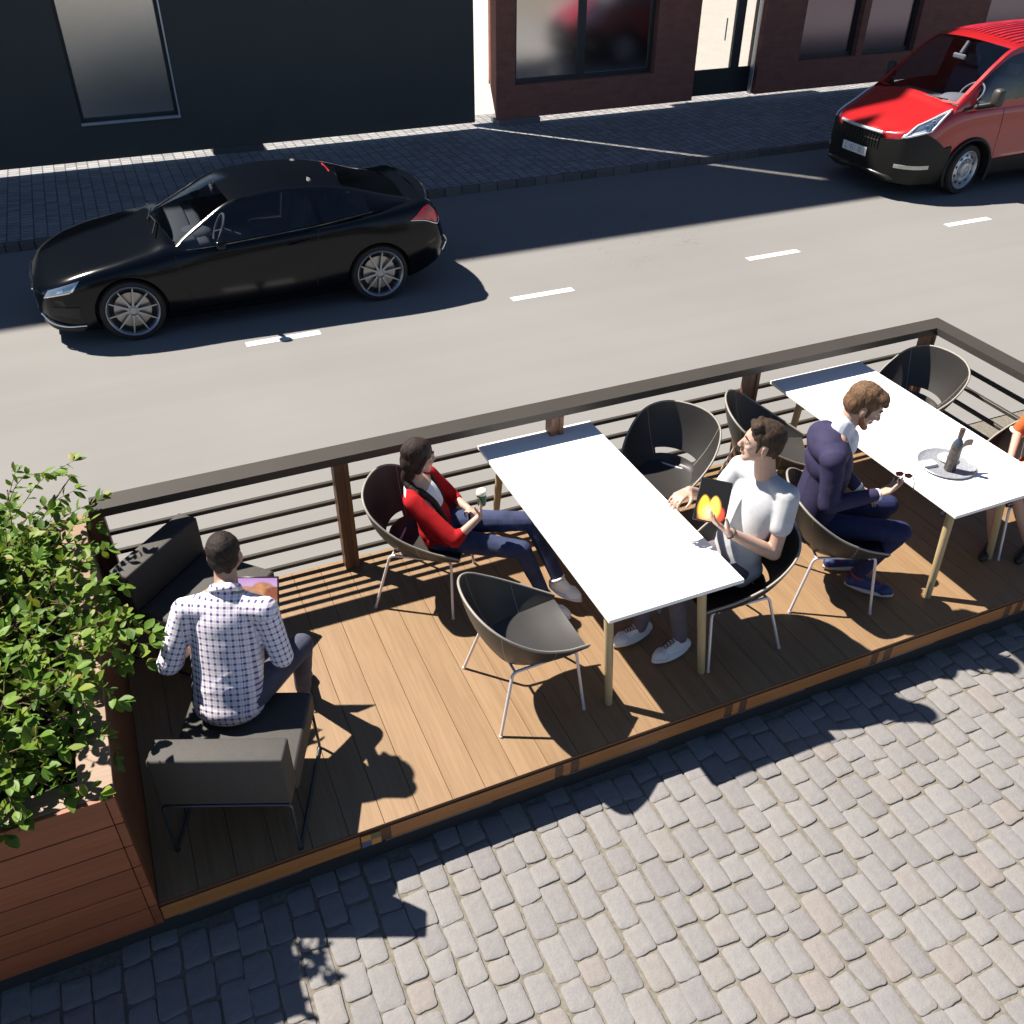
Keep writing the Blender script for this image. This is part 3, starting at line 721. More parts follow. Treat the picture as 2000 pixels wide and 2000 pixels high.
# ------------------------------------------------------------------ tray, bottle, napkin
TX, TY, TZ = 4.925, 3.70, .7405
tray = tag(empty('tray', (TX, TY, TZ)), 'round pale metal tray on the right-hand table', 'tray')
TRAYM = M('tray_metal', (.36, .37, .40), .38, metal=.35, var=.22, vscale=60, bmp=.3, bscale=90)
mb = MB(); mb.lathe([(0, .0), (.155, .0), (.178, .010), (.188, .016), (.190, .014), (.180, .006), (.157, -.0003)], 64); mb.build('dish', TRAYM, tray, 40)
mb = MB(); mb.lathe([(.189, .0150), (.1925, .0175), (.1955, .015), (.1925, .0125), (.189, .0150)], 64); mb.build('rim_bead', TRAYM, tray, 60)
bt = tag(empty('bottle', (4.90, 3.645, TZ + .001)), 'dark brown glass bottle with a paper tag standing on the tray', 'bottle')
mb = MB(); mb.lathe([(0, 0), (.034, 0), (.038, .006), (.038, .185), (.035, .21), (.024, .235), (.0155, .25), (.0145, .30), (.0165, .302), (.0165, .322), (.0145, .325), (0, .325)], 40)
def bottle_mat():
    m, nt, b = newmat('bottle_glass'); v = coords(nt); vo = node(nt, 'ShaderNodeTexVoronoi'); vo.inputs['Scale'].default_value = 140; nt.links.new(v, vo.inputs['Vector'])
    sp = node(nt, 'ShaderNodeSeparateXYZ'); nt.links.new(v, sp.inputs[0]); low = ramp(nt, sp.outputs[2], [(.196, 1), (.205, 0)])
    col = mix(nt, low, (.045, .06, .085), ramp(nt, vo.outputs['Color'], [(.2, (.010, .008, .006)), (.5, (.045, .033, .027)), (.8, (.085, .07, .06))]))
    nt.links.new(col, b.inputs['Base Color']); b.inputs['Roughness'].default_value = .3; bump(nt, b, vo.outputs['Distance'], .5, .004); return m
mb.build('glass_body', bottle_mat(), bt, 40)
mb = MB(); mb.lathe([(.0165, .262), (.018, .264), (.018, .328), (.0, .330)], 24); mb.build('foil_cap', M('foil_brown', (.055, .035, .028), .5, bmp=.3, bscale=120), bt, 40)
mb = MB(); rows = []
for i in range(9):
    t = i / 8; x = .036 + .075 * t
    rows.append([V((x, -.018 + .006 * math.sin(t * 5), .165 + .012 * math.sin(t * 3) + .02 * t * t + h * (.062 - .018 * t))) for h in (0, .33, .66, 1)])
mb.grid(rows); me = evaluated(mb.mesh('paper_tag'), [('SOLIDIFY', dict(thickness=.004))])
tg = link('paper_tag', me, M('brown_tag', (.20, .15, .125), .7, var=.35, vscale=60), bt, 60)
np_ = tag(empty('folded_napkin', (4.80, 3.745, TZ + .002)), 'small white folded napkin on the tray beside the bottle', 'napkin'); np_.rotation_euler = (0, 0, math.radians(-8))
NAP = M('napkin_white', (.82, .81, .80), .8, bmp=.2)
mb = MB(); mb.box((-.062, -.036, .0), (.062, .036, .010), .003); mb.build('lower_fold', NAP, np_, 40)
mb = MB(); mb.box((-.058, -.033, .0102), (.056, .034, .022), .004); mb.build('upper_fold', NAP, np_, 40)
pl_ = tag(empty('side_plate', (4.985, 3.745, TZ + .003)), 'little white plate with crumbs on the tray right of the bottle', 'plate')
mb = MB(); mb.lathe([(0, .004), (.045, .004), (.068, .012), (.070, .010), (.047, 0), (0, 0)], 40); mb.build('plate_dish', M('white_china', (.80, .80, .80), .25), pl_, 40)
mb = MB()
for _ in range(40):
    a, r = random.uniform(0, 6.28), .05 * random.random() ** .5; s = random.uniform(.001, .0025); p = (r * math.cos(a), r * math.sin(a), .005)
    mb.box((p[0] - s, p[1] - s, p[2] - .0005), (p[0] + s, p[1] + s, p[2] + s))
o = mb.build('crumbs', M('crumb_brown', (.25, .16, .10), .9), pl_); o['kind'] = 'stuff'
# ------------------------------------------------------------------ people
def fr(a, b):
    """frame whose z runs from a to b"""
    z = (b - a).normalized(); x = V((1, 0, 0)) if abs(z.x) < .8 else V((0, 1, 0)); x = (x - z * x.dot(z)).normalized(); y = z.cross(x); return x, y, z
def cap(bm, a, b, ra, rb, n=14):
    a, b = V(a), V(b)
    if (b - a).length < 1e-5: b = a + V((0, 0, 1e-4))
    x, y, z = fr(a, b); rings = []
    for k in range(1, 5): t = -math.pi / 2 + k * math.pi / 8; rings.append((a + z * ra * math.sin(t), ra * math.cos(t)))
    for k in range(0, 4): t = k * math.pi / 8; rings.append((b + z * rb * math.sin(t), rb * math.cos(t)))
    vs = [[bm.verts.new(c + x * r * math.cos(2 * math.pi * i / n) + y * r * math.sin(2 * math.pi * i / n)) for i in range(n)] for c, r in rings]
    p0, p1 = bm.verts.new(a - z * ra), bm.verts.new(b + z * rb)
    for A, B in zip(vs[:-1], vs[1:]):
        for i in range(n): bm.faces.new([A[i], A[(i + 1) % n], B[(i + 1) % n], B[i]])
    for i in range(n): bm.faces.new([p0, vs[0][(i + 1) % n], vs[0][i]]); bm.faces.new([p1, vs[-1][i], vs[-1][(i + 1) % n]])
def ell(bm, c, r, X=None):
    c = V(c); X = X or Matrix.Identity(3); n, m_ = 40, 26
    vs = [[bm.verts.new(c + X @ V((r[0] * math.sin(t) * math.cos(p), r[1] * math.sin(t) * math.sin(p), r[2] * math.cos(t)))) for p in (2 * math.pi * i / n for i in range(n))] for t in (math.pi * k / m_ for k in range(1, m_))]
    p0, p1 = bm.verts.new(c + X @ V((0, 0, r[2]))), bm.verts.new(c - X @ V((0, 0, r[2])))
    for A, B in zip(vs[:-1], vs[1:]):
        for i in range(n): bm.faces.new([A[i], B[i], B[(i + 1) % n], A[(i + 1) % n]])
    for i in range(n): bm.faces.new([p0, vs[0][i], vs[0][(i + 1) % n]]); bm.faces.new([p1, vs[-1][(i + 1) % n], vs[-1][i]])
def fuse(build, vox, smooth_it=4, fac=.5, disp=None):
    """closed overlapping shapes -> one continuous skin"""
    bm = bmesh.new(); build(bm); me = bpy.data.meshes.new('skin'); bm.to_mesh(me); bm.free()
    me = evaluated(me, [('REMESH', dict(mode='VOXEL', voxel_size=vox)), ('SMOOTH', dict(factor=fac, iterations=smooth_it))])
    if disp:
        n = len(me.vertices); co = np.empty(n * 3); no = np.empty(n * 3); me.vertices.foreach_get('co', co); me.vertices.foreach_get('normal', no)
        co = co.reshape(-1, 3); no = no.reshape(-1, 3); d = np.array([disp(V(c), V(k)) for c, k in zip(co, no)])
        me.vertices.foreach_set('co', (co + no * d[:, None]).ravel()); me.update()
    return me
def folds(amp, axis=V((0, 0, 1)), f=22, seed=0):
    """cloth folds: ridges across the given axis"""
    def d(c, n):
        ax = axis.normalized(); a = c.dot(ax); r = c - ax * a; wob = V((mnoise.noise((c.x * 4 + seed, c.y * 4, c.z * 4)), mnoise.noise((c.x * 4, c.y * 4 + seed, c.z * 4)), mnoise.noise((c.x * 4, c.y * 4, c.z * 4 + seed)))) * .06
        q = (r + wob) * 6 + ax * ((a + wob.z) * f * .9) + V((seed, 0, 0)); k = 1 - 2 * abs(mnoise.noise(q)) 
        return amp * (.75 * (max(0, k) ** 3) * max(0, .3 + mnoise.noise((c.x * 5 + seed, c.y * 5, c.z * 5)) * 1.6) + .45 * mnoise.noise((c.x * 9 + seed, c.y * 9, c.z * 11)))
    return d

def skin_mat(name, base):
    m, nt, b = newmat(name); v = coords(nt)
    c = ramp(nt, noise_tex(nt, v, 9, 3), [(.3, tuple(x * y for x, y in zip(base, (.95, .86, .84)))), (.7, base)])
    nt.links.new(c, b.inputs['Base Color']); b.inputs['Roughness'].default_value = .5; b.inputs['Specular IOR Level'].default_value = .35
    b.inputs['Subsurface Weight'].default_value = .12; b.inputs['Subsurface Radius'].default_value = (.02, .008, .004); b.inputs['Subsurface Scale'].default_value = .4; return m
SKIN = skin_mat('skin_fair', (.46, .315, .245)); SKIN2 = skin_mat('skin_light', (.40, .26, .195))
def hair_mat(name, dark, light, stretch=(60, 60, 9)):
    m, nt, b = newmat(name); v = coords(nt, stretch); f = noise_tex(nt, v, 1.6, 5, .7)
    nt.links.new(ramp(nt, f, [(.32, dark), (.70, light)]), b.inputs['Base Color']); b.inputs['Roughness'].default_value = .62; b.inputs['Specular IOR Level'].default_value = .22
    bump(nt, b, f, .8, .008); return m
def cloth(name, col, var=.12, rough=.85, weave=420, sheen=.0): return M(name, col, rough, var=var, vscale=14, bmp=.35, bscale=weave, sheen=sheen, spec=.25)
LIPS = M('lip_tone', (.40, .255, .205), .6); EYE = M('eye_dark', (.03, .022, .02), .25); EYEW = M('eye_white', (.22, .18, .16), .4)

def hand_shapes(bm, wrist, d, palm_n, curl, s=1.0, spread=.0, thumb_side=1, thumb=.5):
    """palm along d from the wrist, fingers curling towards palm_n; thumb_side picks the side of the palm"""
    d = V(d).normalized(); pn = V(palm_n); pn = (pn - d * pn.dot(d)).normalized(); sd = d.cross(pn) * thumb_side
    wrist = V(wrist)
    for k in range(4):
        t = (k - 1.5) / 1.5; b0 = wrist + d * .012 * s + sd * t * .018 * s; b1 = wrist + d * .085 * s + sd * t * .030 * s
        cap(bm, b0, b1, .015 * s, .0125 * s)
    L = (.062, .074, .080, .070)  # little .. index (index on the thumb side)
    tips = []
    for k in range(4):
        t = (k - 1.5) / 1.5; p = wrist + d * .088 * s + sd * t * .031 * s
        r = (.0078, .0086, .0088, .0086)[k] * s; dirn = (d + sd * t * spread).normalized(); pc = (pn - dirn * pn.dot(dirn)).normalized(); ang = curl[k] if hasattr(curl, '__len__') else curl
        for j, (fl, rr) in enumerate(((.48, 1.0), (.30, .93), (.24, .84))):
            a = ang * (.75, 1.0, .8)[j]; dirn, pc = dirn * math.cos(a) + pc * math.sin(a), pc * math.cos(a) - dirn * math.sin(a)
            q = p + dirn * L[k] * fl * s; cap(bm, p, q, r * rr, r * rr * .93, 10); p = q
        tips.append(p)
    tb = wrist + d * .022 * s + sd * .028 * s; td = (d * .62 + sd * .72 + pn * .35 * thumb).normalized()
    q = tb + td * .044 * s; cap(bm, tb, q, .0145 * s, .0115 * s, 10)
    td2 = (d * .85 + sd * .25 + pn * .75 * thumb).normalized(); q2 = q + td2 * .034 * s; cap(bm, q, q2, .0108 * s, .0095 * s, 10); cap(bm, q2, q2 + (d * .9 + pn * .5 * thumb).normalized() * .022 * s, .0095 * s, .0078 * s, 10)
    return tips

def head_frame(c, yaw, pitch=0.0, roll=0.0, s=1.0):
    return Matrix.Translation(c) @ Matrix.Rotation(math.radians(yaw), 4, 'Z') @ Matrix.Rotation(math.radians(pitch), 4, 'Y') @ Matrix.Rotation(math.radians(roll), 4, 'X') @ Matrix.Scale(s, 4)
def head_shapes(bm, F, female=False, beard=False):
    R3 = F.to_3x3(); S = R3.col[0].length; R3n = R3.normalized()
    def E(c, r, rot=None): ell(bm, F @ V(c), [x * S for x in r], R3n @ rot if rot else R3n)
    def K(a, b, ra, rb): cap(bm, F @ V(a), F @ V(b), ra * S, rb * S, 12)
    j = .92 if female else 1.0
    E((-.012, 0, .032), (.098, .076, .093)); E((.020, 0, .01), (.078, .068 * j, .082)); E((.030, 0, -.045), (.058, .056 * j, .068))
    K((.040, .030 * j, -.062), (.066, .012, -.098), .026 * j, .022); K((.040, -.030 * j, -.062), (.066, -.012, -.098), .026 * j, .022)
    E((.074, 0, -.101), (.018, .019 * j, .017))
    K((-.01, .055 * j, -.045), (.055, .024, -.092), .016, .016); K((-.01, -.055 * j, -.045), (.055, -.024, -.092), .016, .016)
    K((.092, 0, .012), (.113, 0, -.030), .0085, .0125); E((.106, .011, -.034), (.010, .008, .007)); E((.106, -.011, -.034), (.010, .008, .007))
    K((.083, .014, .026), (.073, .045, .022), .011, .010); K((.083, -.014, .026), (.073, -.045, .022), .011, .010)
    E((.068, .042, -.018), (.021, .020, .015)); E((.068, -.042, -.018), (.021, .020, .015))
    E((.088, 0, -.060), (.013, .022, .007)); E((.086, 0, -.071), (.012, .019, .007))
    for s_ in (1, -1):
        rot = Matrix.Rotation(s_ * .35, 3, 'Z')
        E((-.010, s_ * .080, -.008), (.019, .007, .032), rot); E((-.007, s_ * .079, -.030), (.010, .007, .014), rot)
def face_parts(F, root, inv, brow_mat, female=False):
    S = F.to_3x3().col[0].length; R3n = F.to_3x3().normalized()
    for s_ in (1, -1):
        bm = bmesh.new(); ell(bm, F @ V((.0795, s_ * .031, .004)), [.0115 * S, .0145 * S, .0085 * S], R3n); me = bpy.data.meshes.new('eye'); bm.to_mesh(me); bm.free(); e = link('eye', me, EYEW, root, 180)
        bm = bmesh.new(); ell(bm, F @ V((.0880, s_ * .031, .004)), [.004 * S, .0062 * S, .0062 * S], R3n); me = bpy.data.meshes.new('iris'); bm.to_mesh(me); bm.free(); link('iris', me, EYE, e, 180)
        mb = MB(); mb.tube([F @ V((.0945, s_ * .014, .030)), F @ V((.0915, s_ * .030, .0345)), F @ V((.079, s_ * .050, .029))], [.0040 * S, .0046 * S, .0028 * S], 8); mb.build('eyebrow', brow_mat, root, 60)
    mb = MB(); mb.tube([F @ V((.088, .023, -.0655)), F @ V((.0985, .009, -.0635)), F @ V((.1, 0, -.0645)), F @ V((.0985, -.009, -.0635)), F @ V((.088, -.023, -.0655))], [.0010 * S, .0022 * S, .0020 * S, .0022 * S, .0010 * S], 8)
    mb.tube([F @ V((.087, .020, -.067)), F @ V((.0965, 0, -.0725)), F @ V((.087, -.020, -.067))], [.0016 * S, .0048 * S, .0016 * S], 8); mb.build('lips', LIPS, root, 60)

def set_uv(me, fn):
    """per-vertex cloth coordinates for woven patterns"""
    a = me.attributes.new('weave', 'FLOAT_VECTOR', 'POINT'); d = np.array([fn(v.co) for v in me.vertices], dtype=np.float32); a.data.foreach_set('vector', d.ravel())

def torso_fn(pel, neck, left, pw, cw, pd, cd, off=0.0, belly=0.0):
    """body of the torso as overlapping ellipsoids between pelvis and neck"""
    def b(bm):
        up = (neck - pel).normalized(); lt = (left - up * left.dot(up)).normalized(); fw = lt.cross(up); X = Matrix((fw, lt, up)).transposed(); L = (neck - pel).length
        fw_ = spl((0, .2, .42, .62, .80, .90), (pw, pw * .965, (pw + cw) * .485, cw * .97, cw * .98, cw * .74)); fd_ = spl((0, .2, .42, .62, .80, .90), (pd, pd * .98, (pd + cd) * .49, cd, cd * .88, cd * .66)); ff_ = spl((0, .2, .42, .62, .80, .90), (0, .008 + belly, .012 + belly, .012, .002, -.004))
        for k in range(26):
            t = .02 + .86 * k / 25; ell(bm, pel + up * L * t + fw * ff_(t), (fd_(t) + off, fw_(t) + off, .105 + off * .6), X)
        cap(bm, pel + up * L * .80, neck, .085 + off, .060 + off)
    return b
def L2W(c, h):
    h = math.radians(h); f = V((math.cos(h), math.sin(h), 0)); l = V((-math.sin(h), math.cos(h), 0))
    return (lambda a, b, z: V((c[0], c[1], 0)) + f * a + l * b + V((0, 0, z))), f, l
def new_person(label, loc, build, vox, skin):
    me = fuse(build, vox, 3, .45); me.transform(Matrix.Translation(-V(loc)))
    for m in (skin,): me.materials.clear(); me.materials.append(m)
    o = bpy.data.objects.new('person', me); COL.objects.link(o); o.location = loc
    me.polygons.foreach_set('use_smooth', [True] * len(me.polygons)); me.update()
    return tag(o, label, 'person', 'people sitting on the deck')
def wear(root, name, me, mat_):
    me.materials.clear(); o = link(name, me, mat_, None, 180); o.parent = root; o.matrix_parent_inverse = Matrix.Translation(-V(root.location)); return o
def cover(root):          # fixes children that were parented in world coordinates
    for c in children(root): c.matrix_parent_inverse = Matrix.Translation(-V(root.location))
def foot(bm, heel, toe, ankle, s=1.0, extra=0.0):
    heel, toe, ankle = V(heel), V(toe), V(ankle); d = (toe - heel).normalized(); sd = d.cross(V((0, 0, 1))).normalized()
    e = extra
    cap(bm, heel + V((0, 0, .030 * s)), toe - d * .05 * s + V((0, 0, .024 * s)), .036 * s + e, .034 * s + e)
    cap(bm, toe - d * .07 * s + sd * .012 * s + V((0, 0, .022 * s)), toe - d * .03 * s + V((0, 0, .020 * s)), .034 * s + e, .026 * s + e)
    cap(bm, toe - d * .07 * s - sd * .012 * s + V((0, 0, .022 * s)), toe - d * .03 * s + V((0, 0, .020 * s)), .034 * s + e, .026 * s + e)
    cap(bm, heel + d * .03 * s + V((0, 0, .04 * s)), ankle, .038 * s + e, .037 * s + e); cap(bm, ankle, toe - d * .10 * s + V((0, 0, .04 * s)), .034 * s + e, .028 * s + e)
def sole(root, heel, toe, s, mat_, up=V((0, 0, 1))):
    heel, toe = V(heel), V(toe); d = (toe - heel).normalized(); sd = d.cross(up).normalized(); n = sd.cross(d).normalized(); L = (toe - heel).length; out = []
    for k in range(28):
        a = 2 * math.pi * k / 28; t = .5 - .5 * math.cos(a) if k <= 14 else .5 - .5 * math.cos(a)
        w_ = (.037 + .012 * math.sin(t * 2.6) ) * s * math.sin(a); out.append(heel - d * .035 * s + d * (L + .035 * s) * t + sd * w_ - n * .010 * s)
    mb = MB(); mb.prism(out, n * .020 * s); me = mb.mesh('sole'); wear(root, 'sole', me, mat_)
def laces(root, heel, toe, ankle, s, mat_):
    heel, toe, ankle = V(heel), V(toe), V(ankle); d = (toe - heel).normalized(); sd = d.cross(V((0, 0, 1))).normalized(); mb = MB()
    a, b = ankle + d * .03 * s + V((0, 0, -.005)), toe - d * .075 * s + V((0, 0, .062 * s))
    for k in range(5):
        p = a.lerp(b, k / 4) + V((0, 0, .014 * s)); q = a.lerp(b, min(1, (k + .6) / 4)) + V((0, 0, .014 * s))
        mb.tube([p - sd * .020 * s, p + V((0, 0, .006)), q + sd * .020 * s], .003 * s, 6); mb.tube([p + sd * .020 * s, p + V((0, 0, .007)), q - sd * .020 * s], .003 * s, 6)
    wear(root, 'laces', mb.mesh('laces'), mat_)
def hair(root, F, kind, mat_, amp=.004, seed=1, more=None):
    S = F.to_3x3().col[0].length; R3n = F.to_3x3().normalized()
    def b(bm):
        def E(c, r): ell(bm, F @ V(c), [x * S for x in r], R3n)
        def K(a, c, ra, rb): cap(bm, F @ V(a), F @ V(c), ra * S, rb * S, 12)
        if kind == 'short':
            E((-.022, 0, .050), (.101, .083, .086)); E((-.046, 0, .004), (.070, .077, .072)); K((-.075, .02, -.03), (-.068, .02, -.062), .030, .018); K((-.075, -.02, -.03), (-.068, -.02, -.062), .030, .018)
            for s_ in (1, -1): K((.022, s_ * .066, .02), (.026, s_ * .064, -.022), .013, .008)
        if kind == 'quiff':
            E((-.022, 0, .052), (.101, .083, .086)); E((-.046, 0, .006), (.070, .077, .074)); K((-.075, .02, -.03), (-.068, .02, -.060), .030, .018); K((-.075, -.02, -.03), (-.068, -.02, -.060), .030, .018)
            for s_ in (1, -1): K((.022, s_ * .066, .025), (.026, s_ * .064, -.026), .013, .008)
            K((.060, .035, .100), (.064, -.035, .096), .022, .020); K((.04, .04, .118), (.03, -.045, .114), .022, .02); E((.0, .0, .105), (.07, .06, .032))
        if kind == 'swept':
            E((-.020, 0, .052), (.104, .085, .088)); E((-.050, 0, .004), (.070, .079, .080)); E((.030, .0, .088), (.066, .074, .040)); K((.078, .03, .082), (.078, -.04, .076), .020, .018)
            for s_ in (1, -1): K((.020, s_ * .068, .03), (.028, s_ * .064, -.03), .014, .009)
        if kind == 'long':
            E((-.016, 0, .044), (.104, .087, .094)); E((-.052, 0, -.020), (.068, .078, .085)); K((.010, .074, .03), (-.03, .068, -.06), .020, .022); K((.010, -.074, .03), (-.03, -.068, -.06), .022, .024); K((-.06, -.01, -.05), (-.06, -.02, -.11), .050, .035)
        if more: more(bm)
    def d(c, n): return amp * (mnoise.noise((c.x * 28 + seed, c.y * 28, c.z * 14)) + .7 * mnoise.noise((c.x * 60, c.y * 60 + seed, c.z * 30)))
    return wear(root, 'hair', fuse(b, .0065, 3, .4, d), mat_)
def ring(root, name, c, axis, r, tube_, mat_, sx=1.0):
    x, y, z = fr(V(c), V(c) + V(axis)); mb = MB(); mb.tube([V(c) + (x * sx * math.cos(2 * math.pi * k / 28) + y * math.sin(2 * math.pi * k / 28)) * r for k in range(28)], tube_, 8, closed=True); return wear(root, name, mb.mesh(name), mat_)

WSOLE = M('shoe_sole_white', (.75, .74, .72), .7)
# ---------------------------------------------- the woman in the red cardigan
W, f, l = L2W((1.43, 4.737), -35)
pel, nk = W(.10, 0, .525), W(-.035, 0, .885); hc = W(.0, 0, 1.068); F = head_frame(hc, 6, 6, 0, 1.0)
rs, re, rw = W(.0, -.160, .825), W(.285, -.235, .625), W(.43, -.135, .765)
ls, le, lw = W(.01, .165, .835), W(.15, .235, .62), W(.305, .09, .635)
rh, rk, ra = W(.14, -.085, .505), W(.70, -.10, .505), W(.855, -.075, .115)
lh, lk, la = W(.14, .085, .515), W(.728, .08, .615), W(.935, -.015, .225)
cupc = W(.432, -.095, 0)
def body(bm):
    head_shapes(bm, F, female=True); cap(bm, nk - V((0, 0, .03)), F @ V((-.02, 0, -.06)), .052, .047)
    torso_fn(pel, nk, l, .135, .135, .085, .085, 0)(bm)
    for a, b_, c in ((rs, re, rw), (ls, le, lw)): cap(bm, nk - V((0, 0, .03)), a, .045, .045); cap(bm, a, b_, .042, .034); cap(bm, b_, c, .034, .023)
    hand_shapes(bm, rw, (cupc + V((0, 0, .86)) - rw).normalized() + V((0, 0, .5)), -f - l * .2, (.35, .30, .28, .25), .88, .12, 1, .9)
    hand_shapes(bm, lw, W(.36, .02, .66) - lw, V((0, 0, -1)) - f * .3, (1.0, 1.0, .95, .9), .86, 0, -1, .5)
    for a, b_, c in ((rh, rk, ra), (lh, lk, la)): cap(bm, a, b_, .068, .048); cap(bm, b_, c, .048, .033)
woman = new_person('woman in a red cardigan with a long dark ponytail holding a green cup', (1.43, 4.737, 0), body, .0065, SKIN)
face_parts(F, woman, None, hair_mat('brow_dark', (.02, .012, .01), (.05, .03, .025)), True); cover(woman)
HD = hair_mat('hair_dark_brown', (.010, .006, .005), (.045, .028, .024))
def pony(bm):
    P = smooth_path([F @ V((-.065, -.02, -.06)), W(-.075, -.05, .925), W(-.02, -.095, .885), W(.06, -.10, .855), W(.125, -.10, .79), W(.18, -.105, .70), W(.20, -.11, .655)], 4)
    n = len(P)
    for i in range(n - 1): r = (.040, .036, .028, .024, .022, .018, .008); ra_ = np.interp(i, np.linspace(0, n - 1, 7), r); cap(bm, P[i], P[i + 1], ra_, ra_ * .98, 10)
    P = smooth_path([W(-.05, .06, .92), W(.02, .12, .87), W(.07, .115, .80), W(.13, .10, .70)], 4)
    for i in range(len(P) - 1): cap(bm, P[i], P[i + 1], .016 - .0005 * i, .016 - .0005 * i, 8)
hair(woman, F, 'long', HD, .003, 3, pony)
def cami(bm): torso_fn(pel, nk - V((0, 0, .035)), l, .136, .139, .088, .098, .008)(bm)
wear(woman, 'camisole', fuse(cami, .008, 4), cloth('white_cotton', (.78, .78, .79)))
def card(bm):
    up = (nk - pel).normalized(); L = (nk - pel).length; lt = l; fw = lt.cross(up); X = Matrix((fw, lt, up)).transposed()
    for t, w_, dd, h, o_ in ((-.10, .155, .118, .085, .0), (.05, .158, .115, .12, 0), (.22, .150, .108, .12, .008), (.42, .148, .103, .12, .006), (.60, .152, .100, .10, -.004), (.74, .150, .088, .070, -.026)): ell(bm, pel + up * L * t + fw * o_, (dd, w_, h), X)
    for a, b_, w_ in ((rs, re, rw), (ls, le, lw)): cap(bm, a, b_, .058, .051); cap(bm, b_, b_.lerp(w_, .22), .051, .043)
    cap(bm, rs, W(-.03, -.085, .87), .054, .036); cap(bm, ls, W(-.03, .085, .88), .054, .036)
    cap(bm, pel - up * .02 + fw * .02 - l * .09, pel + fw * .12 - l * .13 - V((0, 0, .03)), .085, .05)
wear(woman, 'cardigan', fuse(card, .0075, 5, .5, folds(.005, V((.5, .3, 1)), 10, 2)), cloth('red_knit', (.36, .006, .009), .14, .9, 300))
def jeans(bm):
    ell(bm, pel + f * .02 - V((0, 0, .015)), (.125, .150, .095), Matrix((f, l, V((0, 0, 1)))).transposed())
    for a, b_, c in ((rh, rk, ra), (lh, lk, la)): cap(bm, a, b_, .088, .064); cap(bm, b_, c.lerp(b_, .04), .063, .043)
DENIM = M('blue_denim', (.036, .046, .098), .85, var=.35, vscale=7, bmp=.4, bscale=500, spec=.2)
wear(woman, 'jeans', fuse(jeans, .0075, 4, .5, folds(.005, (f + V((0, 0, .4))).normalized(), 20, 5)), DENIM)
for an, heel, toe in ((ra, W(.83, -.115, .028), W(1.05, -.15, .028)), (la, W(.905, .01, .135), W(1.10, -.02, .075))):
    wear(woman, 'shoe', fuse(lambda bm: foot(bm, heel, toe, an + V((0, 0, -.01)), 1.14), .006, 3), M('white_canvas', (.86, .86, .86), .7, bmp=.2)); sole(woman, heel, toe, 1.06, WSOLE)
    ring(woman, 'sock_frill', an + (rk - ra).normalized() * .015, an - (rk if an is ra else lk), .041, .010, M('white_frill', (.80, .80, .79), .9, bmp=.6, bscale=120))
cup = tag(empty('takeaway_cup', cupc + V((0, 0, .83))), 'green paper cup with a cream lid held by the woman in red', 'cup')
mb = MB(); mb.lathe([(0, 0), (.027, 0), (.033, .085), (.0, .085)], 32); mb.build('paper_cup', M('cup_green', (.030, .115, .060), .55, var=.1), cup, 40)
mb = MB(); mb.lathe([(.0345, .083), (.0355, .088), (.034, .094), (.032, .104), (.026, .110), (.0, .108)], 32); mb.build('lid', M('cup_lid', (.80, .74, .58), .5), cup, 40)

# ---------------------------------------------- the man in the grey tee
T = lambda a, b, z: V((3.05 - a, 3.60 - b, z)); f, l = V((-1, 0, 0)), V((0, -1, 0))
pel, nk = T(-.10, 0, .545), T(-.205, 0, 1.165); hc = T(-.125, 0, 1.405); F = head_frame(hc, 146, -4, 0, 1.10)
ls, le, lw = T(-.235, .185, 1.115), T(-.165, .245, .745), T(.125, .145, .925)
rs, re, rw = T(-.16, -.185, 1.12), T(-.04, -.24, .86), T(.20, -.19, 1.03)
lh, lk, la = T(-.06, .10, .53), T(.42, .10, .60), T(.34, .12, .12)
rh, rk, ra = T(-.06, -.10, .53), T(.44, -.09, .60), T(.52, -.075, .12)
tabTL, tabTR, tabBL = V((2.906, 3.765, 1.135)), V((3.062, 3.653, 1.115)), V((2.826, 3.649, .97))
def body(bm):
    head_shapes(bm, F); cap(bm, nk - V((0, 0, .06)), F @ V((-.025, 0, -.05)), .068, .060)
    torso_fn(pel, nk, l, .15, .165, .10, .10, 0)(bm)
    for a, b_, c in ((rs, re, rw), (ls, le, lw)): cap(bm, nk - V((0, 0, .05)), a, .055, .055); cap(bm, a, b_, .054, .044); cap(bm, b_, b_.lerp(c, .3), .045, .046); cap(bm, b_.lerp(c, .3), c, .046, .030)
    hand_shapes(bm, lw, V((-.62, .36, .55)), V((.5, .2, .7)), (.45, .35, .3, .25), 1.12, .15, -1, .9)
    hand_shapes(bm, rw, V((-1, -.30, -.05)), V((.1, 0, -1)), (.5, .55, .6, .55), 1.1, .10, 1, .5)
    for a, b_, c in ((rh, rk, ra), (lh, lk, la)): cap(bm, a, b_, .075, .055); cap(bm, b_, c, .052, .036)
tee = new_person('dark haired man in a pale grey tee shirt holding a tablet at the table', (3.05, 3.60, 0), body, .0065, SKIN)
HB = hair_mat('hair_brown', (.016, .010, .007), (.060, .038, .026), (34, 34, 14))
face_parts(F, tee, None, HB); cover(tee); hair(tee, F, 'quiff', HB, .0035, 9)
def shirt(bm):
    torso_fn(pel - V((0, 0, .02)), nk - V((0, 0, .02)), l, .172, .184, .120, .116, .010, .012)(bm)
    for a, b_ in ((rs, re), (ls, le)): cap(bm, a, a.lerp(b_, .52), .072, .070); cap(bm, nk - V((0, 0, .06)), a, .065, .068)
    cap(bm, rs, ls, .070, .070)
    cap(bm, pel + l * .12 - f * .02, pel + l * .14 + f * .06 - V((0, 0, .05)), .08, .055); cap(bm, pel - l * .12, pel - l * .12 + f * .06 - V((0, 0, .05)), .08, .05)
